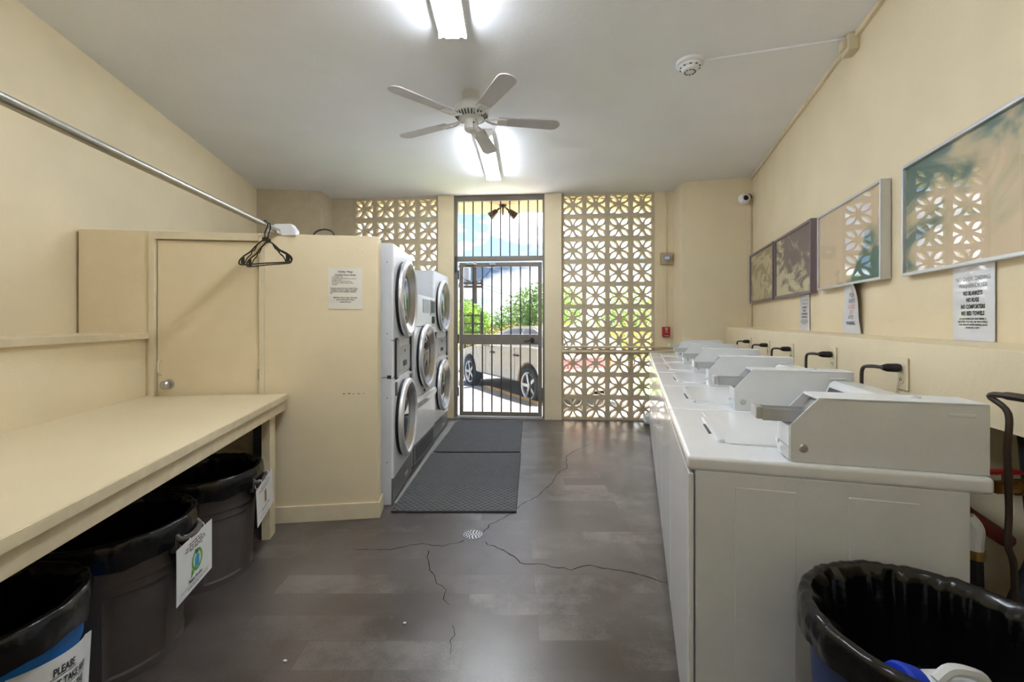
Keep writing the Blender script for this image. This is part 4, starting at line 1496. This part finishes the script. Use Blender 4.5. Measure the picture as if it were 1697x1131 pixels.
make_bin('blue round bin with a bunched black liner, nearest under the counter', -1.475, 1.190, 0.246, 0.228, 0.505, M_BLUEBIN, 9.1, 0.12, None, 0.078)
make_bin('blue bin in a black liner standing beside the nearest washer', 0.835, 0.86, 0.224, 0.185, 0.695, M_NAVYBIN, 14.2, 0.50, None, 0.06)

def hang_card(label, cx, cy, ang, z, w, h, prints, tilt):
    o = sheet('sign_card', label, 'sign', w, h, (cx, cy, z), ang, M_PAPER, prints, tilt=tilt)
    for x in (-0.055, 0.06):
        b = bm_new()
        add_tube(b, [(x + 0.014 * math.cos(a), 0.012 + 0.016 * math.sin(a) , h - 0.004 + 0.02 * math.cos(a)) for a in [2 * PI * k / 10 for k in range(10)]], 0.0016, 5, closed=True)
        obj('cable_tie', b, M_WPLAST, o)
def mid_print(kind):
    def fn(b, fm):
        R = random.Random(4)
        def ell(cx, cz, rx, rz, n=24, r0=0.0):
            vo = [b.verts.new(fm(cx + rx * math.cos(2 * PI * k / n), cz + rz * math.sin(2 * PI * k / n))) for k in range(n)]
            if r0 > 0:
                vi = [b.verts.new(fm(cx + r0 * rx * math.cos(2 * PI * k / n), cz + r0 * rz * math.sin(2 * PI * k / n))) for k in range(n)]
                for k in range(n):
                    b.faces.new((vo[k], vo[(k + 1) % n], vi[(k + 1) % n], vi[k]))
            else:
                b.faces.new(vo)
        if kind == 'green':
            ell(0.012, 0.105, 0.043, 0.043, 28, 0.72)
            b.faces.new([b.verts.new(fm(*p)) for p in ((-0.030, 0.085), (-0.012, 0.066), (-0.038, 0.048))])
            ell(0.050, 0.158, 0.005, 0.006, 10)
        elif kind == 'blue':
            b.faces.new([b.verts.new(fm(*p)) for p in ((-0.006, 0.076), (0.028, 0.076), (0.030, 0.115), (0.018, 0.128), (0.006, 0.128), (-0.006, 0.115))])
        elif kind == 'navy':
            b.faces.new([b.verts.new(fm(*p)) for p in ((0.000, 0.130), (0.022, 0.130), (0.024, 0.146), (-0.006, 0.150), (-0.008, 0.142), (0.002, 0.140))])
            add_text(b, 'Plastic Bottles', 0.019, 0.0, 0.036, fmap=fm, bold=0.0004)
        elif kind == 'ink':
            for z, a in ((0.188, 0.05), (0.178, 0.075), (0.168, 0.08), (0.160, 0.045)):
                add_words(b, -a, a, z, 0.007, R, fm)
            add_rect(b, -0.11, 0.11, 0.026, 0.0275, fmap=fm, n=4)
            add_words(b, -0.06, 0.10, 0.016, 0.005, R, fm)
        elif kind == 'brown':
            add_rect(b, -0.012, 0.018, 0.07, 0.135, fmap=fm)
        elif kind == 'ink2':
            for z, a in ((0.172, 0.07), (0.160, 0.09), (0.150, 0.06)):
                add_words(b, -a, a, z, 0.007, R, fm)
            add_words(b, -0.09, 0.05, 0.020, 0.005, R, fm)
        elif kind == 'navy2':
            add_text(b, 'Aluminum Cans', 0.018, 0.0, 0.045, fmap=fm, bold=0.0004)
    return fn
hang_card('white card with a green and blue bottle picture hung on the middle bin', -1.272, 1.795, math.radians(101), 0.222, 0.28, 0.212,
          [(M_GREEN, mid_print('green')), (M_BLUEP, mid_print('blue')), (M_NAVYP, mid_print('navy')), (M_INK, mid_print('ink'))], 0.0)
hang_card('stained white card with a brown patch hung on the farthest bin', -1.310, 2.378, math.radians(103), 0.262, 0.27, 0.195,
          [(M_BROWNP, mid_print('brown')), (M_NAVYP, mid_print('navy2')), (M_INKG, mid_print('ink2'))], math.radians(-7))

# curved sheet wrapped round the blue bin
def bin_sheet():
    Hh = 0.275
    def wrap(x, z, off=0.0):
        a = math.radians(10) + x / 0.24
        z = z - 0.22 * x
        r = 0.228 + 0.022 * (0.08 + z) / 0.505 + 0.004 + off + (0.012 * max(0, (abs(x) - 0.115) / 0.02) if x > 0 else 0)
        return (r * math.cos(a), r * math.sin(a), 0.10 + z)
    b = bm_new()
    add_grid(b, 24, 6, lambda u, v: wrap((u - 0.5) * 0.27, v * Hh, 0.0))
    add_grid(b, 24, 6, lambda u, v: wrap((0.5 - u) * 0.27, v * Hh, -0.001))
    o = obj('paper_sign', b, M_PAPER, None, 30, (-1.475, 1.190, 0))
    tag(o, 'white paper sign with underlined capitals wrapped round the blue bin under the counter', 'sign')
    b = bm_new()
    fm = lambda x, z: wrap(x, z, 0.0012)
    for s, z, wd in (('PLEASE', 0.225, 0.09), ('DO NOT TAKE ANY', 0.189, 0.205), ('CANS FROM THE', 0.153, 0.18), ('COLLECTOR\'S', 0.117, 0.15), ('BINS', 0.081, 0.06)):
        add_text(b, s, 0.029, 0.0, z, bold=0.0007, fmap=fm, sx=0.82)
        add_rect(b, -wd / 2, wd / 2, z - 0.0065, z - 0.0045, fmap=fm, n=10)
    obj('lettering', b, M_INK, o, smooth=0)
bin_sheet()

t = thing('detergent_jug', 'white plastic detergent jug with a blue cap lying in the bin beside the washer', 'jug', (0.672, 0.775, 0.654))
M = Vector((0.90, 0.02, -0.30)).to_track_quat('Z', 'Y').to_matrix().to_4x4()
b = bm_new()
add_lathe(b, [(0.0, -0.006), (0.034, -0.006), (0.039, 0.0), (0.039, 0.028), (0.036, 0.032), (0.0, 0.032)], 28, M)
obj('cap', b, M_BLUECAP, t)
b = bm_new()
tb = bmesh.new()
add_lathe(tb, [(0.0, 0.030), (0.030, 0.030), (0.034, 0.045), (0.052, 0.075), (0.062, 0.11), (0.062, 0.175), (0.056, 0.185), (0.0, 0.187)], 28)
bmesh.ops.scale(tb, vec=(1.0, 0.72, 1.0), verts=tb.verts)
merge(b, tb, M)
obj('jug_body', b, M_WPLAST, t)
b = bm_new()
tb = bmesh.new()
add_tube(tb, smooth_path([(0.0, 0.030, 0.06), (0, 0.056, 0.08), (0, 0.060, 0.13), (0, 0.040, 0.16)], 4), 0.010, 8)
merge(b, tb, M)
obj('jug_handle', b, M_WPLAST, t)

# ------------------------------------------------------------------ ceiling things
def fixture(label, x, y0, rot, L=1.22):
    """Bare two-tube batten; local y along it, hung under the ceiling."""
    t = thing('fluorescent_fixture', label, 'light', (x, y0, CEIL), rot, 'fluorescent ceiling battens')
    b = bm_new()
    add_prism(b, [(-0.078, 0.0), (0.078, 0.0), (0.070, -0.026), (0.030, -0.030), (0.022, -0.055), (-0.022, -0.055), (-0.030, -0.030), (-0.070, -0.026)], 0.0, L, 'y', bev=0.002)
    for s in (-1, 1):
        add_box(b, (min(s * 0.072, s * 0.078), 0.0, -0.038), (max(s * 0.072, s * 0.078), L, 0.0), 0.001)
    obj('housing', b, M_FIXT, t)
    for y in (0.0, L):
        b = bm_new()
        add_box(b, (-0.080, y - 0.004, -0.062), (0.080, y + 0.004, 0.0), 0.002)
        e = obj('end_plate', b, M_FIXT, t)
        b = bm_new()
        s = -1 if y > 0 else 1
        for x_ in (-0.05, 0.05):
            add_box(b, (x_ - 0.012, min(y, y + s * 0.02), -0.066), (x_ + 0.012, max(y, y + s * 0.02), -0.028), 0.003)
        obj('lamp_holder', b, M_WPLAST, e)
    for x_ in (-0.05, 0.05):
        b = bm_new()
        add_tube(b, [(x_, 0.02, -0.047), (x_, L - 0.02, -0.047)], 0.0155, 14)
        obj('tube', b, M_TUBE, t)
fixture('bare two tube fluorescent batten nearest the viewer at the top edge', -0.336, 1.31, 0.0)
fixture('short two tube fluorescent batten added behind the viewer as unseen fill light', -0.40, -0.9, 0.0, 0.40)  # added out of view to brighten the side of the nearest washer
fixture('bare two tube fluorescent batten beyond the fan near the gate', -0.252, 3.86, math.radians(-2.0))

t = thing('ceiling_fan', 'white five blade ceiling fan mounted close to the ceiling', 'fan', (-0.296, 3.25, CEIL))
b = bm_new()
add_lathe(b, [(0.0, 0.0), (0.068, 0.0), (0.066, -0.03), (0.058, -0.055), (0.062, -0.062), (0.105, -0.085), (0.125, -0.115), (0.128, -0.150), (0.0, -0.150)], 36)
mt = obj('motor_housing', b, M_OFFW, t)
b = bm_new()
add_lathe(b, [(0.126, -0.150), (0.128, -0.158), (0.095, -0.190), (0.060, -0.198), (0.0, -0.198)], 36)
obj('vent_ring', b, M_OFFW, mt)
b = bm_new()
for k in range(30):
    a = 2 * PI * k / 30
    tb = bmesh.new()
    bmesh.ops.create_cube(tb, size=1.0)
    bmesh.ops.transform(tb, matrix=Matrix.Rotation(a, 4, 'Z') @ Matrix.Translation((0.106, 0, -0.1795)) @ Matrix.Rotation(math.radians(-44), 4, 'Y') @ Matrix.Diagonal((0.036, 0.010, 0.006, 1)), verts=tb.verts)
    merge(b, tb)
obj('vent_slot', b, M_DKGREY, mt, smooth=0)
b = bm_new()
add_lathe(b, [(0.0, -0.285), (0.040, -0.282), (0.050, -0.270), (0.051, -0.225), (0.045, -0.212), (0.045, -0.196), (0.0, -0.196)], 28)
sw = obj('switch_housing', b, M_OFFW, t)
b = bm_new()
add_tube(b, [(0.02, -0.055, -0.245), (0.022, -0.055, -0.29)], 0.0015, 5)
add_lathe(b, [(0, -0.006), (0.008, 0), (0, 0.006)], 10, Matrix.Translation((0.022, -0.050, -0.235)))
obj('pull_chain', b, M_BLACK, sw)
for k in range(5):
    Mz = Matrix.Rotation(math.radians(8 + 72 * k), 4, 'Z') @ Matrix.Translation((0, 0, -0.195)) @ Matrix.Rotation(math.radians(-8), 4, 'X')
    b = bm_new(); tb = bmesh.new()
    n = 8
    out = [(0.20, -0.050), (0.60, -0.064)] + [(0.60 + 0.06 * math.sin(PI * i / n), -0.064 * math.cos(PI * i / n)) for i in range(1, n)] + [(0.60, 0.064), (0.20, 0.050)]
    add_prism(tb, out, -0.004, 0.004, bev=0.002, seg=1)
    merge(b, tb, Mz)
    bl = obj('blade', b, M_BLADE, t)
    b = bm_new(); tb = bmesh.new()
    add_tube(tb, smooth_path([(0.085, 0, 0.012), (0.13, 0.018, -0.004), (0.17, 0.03, -0.008), (0.25, 0.03, -0.008)], 4), 0.007, 6)
    add_tube(tb, smooth_path([(0.085, 0, 0.012), (0.13, -0.018, -0.004), (0.17, -0.03, -0.008), (0.25, -0.03, -0.008)], 4), 0.007, 6)
    add_box(tb, (0.19, -0.042, -0.010), (0.26, 0.042, -0.004), 0.002)
    merge(b, tb, Mz)
    obj('blade_iron', b, M_OFFW, bl)

t = thing('smoke_detector', 'round white smoke detector on the ceiling', 'detector', (1.14, 2.86, CEIL))
b = bm_new(); add_lathe(b, [(0, 0), (0.085, 0), (0.086, -0.018), (0.074, -0.026), (0.0, -0.026)], 36); obj('detector_base', b, M_WPLAST, t)
b = bm_new(); add_lathe(b, [(0.07, -0.025), (0.066, -0.036), (0.052, -0.044), (0.048, -0.058), (0.036, -0.066), (0.0, -0.068)], 36); hd = obj('detector_head', b, M_WPLAST, t)
b = bm_new()
for k in range(10):
    a = 2 * PI * k / 10
    for r, z in ((0.032, -0.0672), (0.060, -0.0412)):
        tb = bmesh.new(); bmesh.ops.create_cube(tb, size=1.0)
        bmesh.ops.transform(tb, matrix=Matrix.Rotation(a, 4, 'Z') @ Matrix.Translation((r, 0, z)) @ Matrix.Diagonal((0.007, 0.013, 0.004, 1)), verts=tb.verts)
        merge(b, tb)
obj('detector_vent', b, M_DKGREY, hd, smooth=0)
b = bm_new()
p0, p1 = Vector((1.222, 2.84)), Vector((1.955, 2.62))
d = (p1 - p0).normalized(); nn = Vector((-d.y, d.x)) * 0.010
add_prism(b, [tuple(p0 + nn), tuple(p1 + nn), tuple(p1 - nn), tuple(p0 - nn)], CEIL - 0.012, CEIL, bev=0.002)
tag(obj('cable_raceway', b, M_CEIL), 'thin white raceway on the ceiling from the smoke detector to the junction box', 'raceway')
t = thing('junction_box', 'small cream junction box in the ceiling corner of the right wall', 'box', RW(2.6, CEIL, 0.0), RW_ROT)
b = bm_new(); add_box(b, (-0.05, -0.055, -0.10), (0.05, 0.0, -0.001), 0.006); obj('box_body', b, M_TRIM, t)
b = bm_new(); add_box(b, (-0.03, -0.075, -0.075), (0.03, -0.055, -0.02), 0.004); obj('box_cover', b, M_BEIGEP, t)

# ------------------------------------------------------------------ on the far walls
BWd = Vector((math.cos(BW_ROT), math.sin(BW_ROT)))
def BW(x, y=0.0):
    return (x * BWd.x - y * BWd.y, 5.87 + x * BWd.y + y * BWd.x)
t = thing('alarm_horn', 'yellowed square fire alarm horn with a round grille on the back wall', 'alarm', BW(1.975) + (2.085,), BW_ROT)
b = bm_new(); add_box(b, (-0.075, -0.045, -0.075), (0.075, -0.001, 0.075), 0.01); obj('horn_body', b, M_YELLOWED, t)
b = bm_new(); add_lathe(b, [(0, 0.062), (0.036, 0.060), (0.058, 0.052), (0.062, 0.044)], 28, axis_y(0, 0, 0)); g = obj('horn_grille', b, M_LTGREY, t)
b = bm_new()
for r in (0.025, 0.04, 0.052):
    add_tube(b, [(r * math.cos(a), -0.0585 + 0.02 * (r > 0.045) * 0.3, r * math.sin(a)) for a in [2 * PI * k / 20 for k in range(20)]], 0.0022, 4, closed=True)
obj('grille_ring', b, M_BROWNC, g)
b = bm_new(); add_box(b, (-0.03, -0.0635, -0.012), (0.03, -0.058, 0.016)); obj('label_strip', b, M_PAPER, g)
t = thing('fire_alarm_pull', 'small red fire alarm pull station low on the back wall', 'alarm', BW(1.972) + (1.15,), BW_ROT)
b = bm_new(); add_box(b, (-0.048, -0.04, -0.062), (0.048, -0.001, 0.062), 0.005); obj('pull_body', b, M_RED, t)
b = bm_new(); add_box(b, (-0.030, -0.05, -0.022), (0.030, -0.038, 0.008), 0.004); obj('pull_bar', b, M_RED, t)
b = bm_new()
add_text(b, 'FIRE', 0.022, 0, 0.036, -0.0408, bold=0.0008)
obj('lettering', b, M_PAPER, t, smooth=0)
b = bm_new(); add_text(b, 'PULL', 0.016, 0, -0.012, -0.0508, bold=0.0006)
obj('lettering', b, M_PAPER, t, smooth=0)
b = bm_new(); add_rect(b, -0.03, 0.03, -0.050, -0.044, -0.0408)
obj('lettering', b, M_PAPER, t, smooth=0)
b = bm_new(); add_rect(b, -0.012, 0.012, 0.014, 0.028, -0.0408)
obj('lettering', b, M_PAPER, t, smooth=0)
b = bm_new(); add_box(b, (-0.012, -0.014, 1.214), (0.012, -0.001, 2.009), 0.002); add_box(b, (-0.012, -0.014, 2.161), (0.012, -0.001, 2.95), 0.002)
tag(obj('wire_raceway', b, M_WALL, None, loc=BW(1.968) + (0,), rotz=BW_ROT), 'cream vertical raceway joining the alarm horn to the pull station', 'raceway')

t = thing('security_camera', 'white dome security camera high on the far right wall', 'camera', (2.665, 5.168, 2.683), math.radians(-15.2))
b = bm_new(); add_lathe(b, [(0, 0.03), (0.035, 0.03), (0.042, 0.02), (0.042, 0.0)], 20, axis_y(0.03, 0, 0.01)); obj('camera_base', b, M_WPLAST, t)
b = bm_new(); add_lathe(b, [(0, -0.03), (0.04, -0.03), (0.058, -0.01), (0.060, 0.03), (0.052, 0.055), (0.034, 0.066), (0.030, 0.060), (0.0, 0.058)], 28, Matrix.Translation((0, -0.06, 0)) @ Matrix.Rotation(math.radians(12), 4, 'Z') @ Matrix.Rotation(PI / 2, 4, 'X')); hd = obj('camera_head', b, M_WPLAST, t)
b = bm_new(); add_lathe(b, [(0, 0.072), (0.018, 0.070), (0.028, 0.060)], 20, Matrix.Translation((0, -0.06, 0)) @ Matrix.Rotation(math.radians(12), 4, 'Z') @ Matrix.Rotation(PI / 2, 4, 'X')); obj('lens', b, M_BLACK, hd)
b = bm_new(); add_tube(b, smooth_path([(0.03, -0.02, 0.045), (0.055, -0.03, 0.062), (0.085, -0.02, 0.05), (0.098, -0.005, 0.02)], 5), 0.006, 6); obj('camera_cable', b, M_BROWNC, t)

t = thing('conduit_rail', 'pair of cream conduits running low across the right breeze blocks', 'pipe', BW_LOC, BW_ROT)
for z in (0.952, 0.893):
    b = bm_new(); add_tube(b, [(0.652, -0.022, z), (1.86, -0.022, z), (2.03, -0.022, z + 0.012), (2.10, -0.022, z + 0.02)], 0.014, 8); obj('conduit', b, M_TRIM, t)
b = bm_new(); add_box(b, (0.652, -0.03, 0.875), (0.69, -0.004, 0.975), 0.003); add_box(b, (1.84, -0.03, 0.872), (1.858, -0.002, 0.972), 0.002); obj('conduit_clip', b, M_TRIM, t)
b = bm_new(); add_tube(b, [(0.668, -0.022, 1.16), (0.672, -0.022, 1.08), (0.745, -0.022, 0.92)], 0.010, 8); obj('cable', b, M_TRIM, t)

# ------------------------------------------------------------------ floor things
def floor_mat_thing(label, corners, seed):
    cx = sum(p[0] for p in corners) / 4; cy = sum(p[1] for p in corners) / 4
    t = thing('rubber_mat', label, 'mat', (cx, cy, 0), 0, 'rubber mats by the dryers')
    Q = [(p[0] - cx, p[1] - cy) for p in corners]
    b = bm_new(); add_prism(b, Q, 0.0005, 0.010, bev=0.003); obj('mat_sheet', b, M_MAT, t)
    b = bm_new()
    def inside(p):
        for i in range(4):
            a, c = Q[i], Q[(i + 1) % 4]
            if (c[0] - a[0]) * (p[1] - a[1]) - (c[1] - a[1]) * (p[0] - a[0]) < 0.004: return False
        return True
    pitch = 0.034
    for sgn in (-1, 1):
        d = Vector((0.66, 0.75 * sgn)).normalized(); nn = Vector((-d.y, d.x))
        k = -60
        while k < 60:
            k += 1
            c = nn * (k * pitch)
            ts = [s * 0.01 for s in range(-130, 131) if inside(c + d * s * 0.01)]
            if len(ts) < 3: continue
            a, e = c + d * ts[0], c + d * ts[-1]
            w = nn * 0.0035
            lo = [b.verts.new((p.x, p.y, 0.0095)) for p in (a - w, e - w, e + w, a + w)]
            hi = [b.verts.new((p.x, p.y, 0.0125)) for p in (a - w * .5, e - w * .5, e + w * .5, a + w * .5)]
            b.faces.new(hi)
            for i in range(4):
                b.faces.new((lo[i], lo[(i + 1) % 4], hi[(i + 1) % 4], hi[i]))
    obj('diamond_ridge', b, M_MATR, t, smooth=0, kind='stuff')
floor_mat_thing('dark grey diamond pattern rubber mat beside the nearest dryer', [(-0.815, 3.00), (0.03, 3.00), (0.088, 4.32), (-0.78, 4.32)], 1)
floor_mat_thing('dark grey diamond pattern rubber mat just inside the gate', [(-0.775, 4.365), (0.082, 4.365), (0.138, 5.70), (-0.70, 5.72)], 2)

b = bm_new()
add_prism(b, [(-0.835, 3.15), (-0.77, 3.15), (-0.72, 5.72), (-0.80, 5.72)], 0.0004, 0.004)
struct('trim_6', b, M_CONC)
t = thing('floor_drain', 'small round metal drain grate set in the floor', 'drain', (-0.236, 2.69, 0))
b = bm_new()
Rr = 0.056
def drain():
    es, rings = [], []
    def ring(cx, cy, r, n):
        v = [b.verts.new((cx + r * math.cos(2 * PI * k / n), cy + r * math.sin(2 * PI * k / n), 0.003)) for k in range(n)]
        for k in range(n): es.append(b.edges.new((v[k], v[(k + 1) % n])))
        return v
    o_ = ring(0, 0, Rr, 32)
    ring(0, 0, 0.006, 6)
    for r, n in ((0.0185, 6), (0.033, 10), (0.047, 15)):
        for k in range(n):
            ring(r * math.cos(2 * PI * k / n), r * math.sin(2 * PI * k / n), 0.0066, 7)
    bmesh.ops.triangle_fill(b, edges=es, use_beauty=True)
    bt = [b.verts.new((v.co.x * 1.03, v.co.y * 1.03, 0.0004)) for v in o_]
    for k in range(32):
        b.faces.new((o_[k], bt[k], bt[(k + 1) % 32], o_[(k + 1) % 32]))
drain()
obj('grate', b, M_STEEL, t, smooth=0)
b = bm_new(); b.faces.new([b.verts.new((Rr * math.cos(2 * PI * k / 24), Rr * math.sin(2 * PI * k / 24), 0.0008)) for k in range(24)])
obj('drain_well', b, M_CRACK, t, smooth=0)

# hairline cracks running out from the drain
def crack(pts, w, seed):
    R = random.Random(seed)
    w *= 1.15
    P = []
    for a, c in zip(pts, pts[1:]):
        a, c = Vector(a), Vector(c)
        n = max(2, int((c - a).length / 0.03))
        for k in range(n):
            p = a.lerp(c, k / n)
            P.append(p + Vector((R.uniform(-.007, .007), R.uniform(-.008, .008))))
    P.append(Vector(pts[-1]))
    b = bm_new()
    prev = None
    for i, p in enumerate(P):
        d = (P[min(i + 1, len(P) - 1)] - P[max(i - 1, 0)]).normalized()
        nn = Vector((-d.y, d.x)) * w * R.uniform(0.5, 1.2)
        a_, c_ = b.verts.new((p.x + nn.x, p.y + nn.y, 0.0006)), b.verts.new((p.x - nn.x, p.y - nn.y, 0.0006))
        if prev: b.faces.new((prev[0], a_, c_, prev[1]))
        prev = (a_, c_)
    obj('crack', b, M_CRACK, floor, smooth=0)
def FP(px, py):                                            # floor point measured from the photograph's survey
    y = FPX * CAM_H / (py - 532.0)
    return ((px - 848.5) * y / FPX, y)
crack([FP(770, 897), FP(735, 905), FP(690, 902), FP(650, 911), FP(585, 911)], 0.0022, 1)
crack([FP(803, 900), FP(840, 915), FP(862, 933), FP(905, 937), FP(945, 945), FP(975, 938), FP(1050, 951), FP(1106, 967)], 0.0024, 2)
crack([FP(802, 882), FP(815, 868), FP(846, 853), FP(862, 838), FP(892, 822), FP(915, 800), FP(926, 782), FP(940, 777), FP(938, 758)], 0.0022, 3)
crack([FP(938, 758), FP(955, 746), FP(980, 736)], 0.002, 6)
crack([FP(712, 912), FP(708, 930), FP(718, 955), FP(724, 968), FP(738, 977), FP(735, 992), FP(745, 1003)], 0.0016, 4)
crack([FP(749, 1038), FP(752, 1055), FP(745, 1070), FP(746, 1085)], 0.0014, 5)

b = bm_new()
R = random.Random(21)
pt = bmesh.new()
bmesh.ops.create_icosphere(pt, subdivisions=3, radius=1.0)
for v in pt.verts:
    k = 1 + 0.35 * mnoise.noise(v.co * 2.2) + 0.15 * mnoise.noise(v.co * 6)
    v.co = Vector((v.co.x * 0.065 * k, v.co.y * 0.06 * k, max(0.001, (v.co.z * 0.5 + 0.42) * 0.16 * k)))
merge(b, pt)
tag(obj('paper_bag', b, M_WPLAST, None, loc=(1.70, 5.56, 0.0)), 'crumpled white bag on the floor behind the far washer', 'bag')
for k, (px, py) in enumerate(((671, 1034), (472, 1097))):
    b = bm_new()
    bmesh.ops.create_icosphere(b, subdivisions=2, radius=1.0)
    for v in b.verts:
        q = 1 + 0.4 * mnoise.noise(v.co * 1.7 + Vector((k, 0, 0)))
        v.co = Vector((v.co.x * 0.008 * q, v.co.y * 0.005 * q, v.co.z * 0.003 + 0.003))
    x, y = FP(px, py)
    tag(obj('paper_scrap', b, M_PAPER, None, loc=(x, y, 0)), ('scrap of white paper on the floor in the middle of the aisle', 'tiny scrap of white paper on the floor near the middle bin')[k], 'litter')
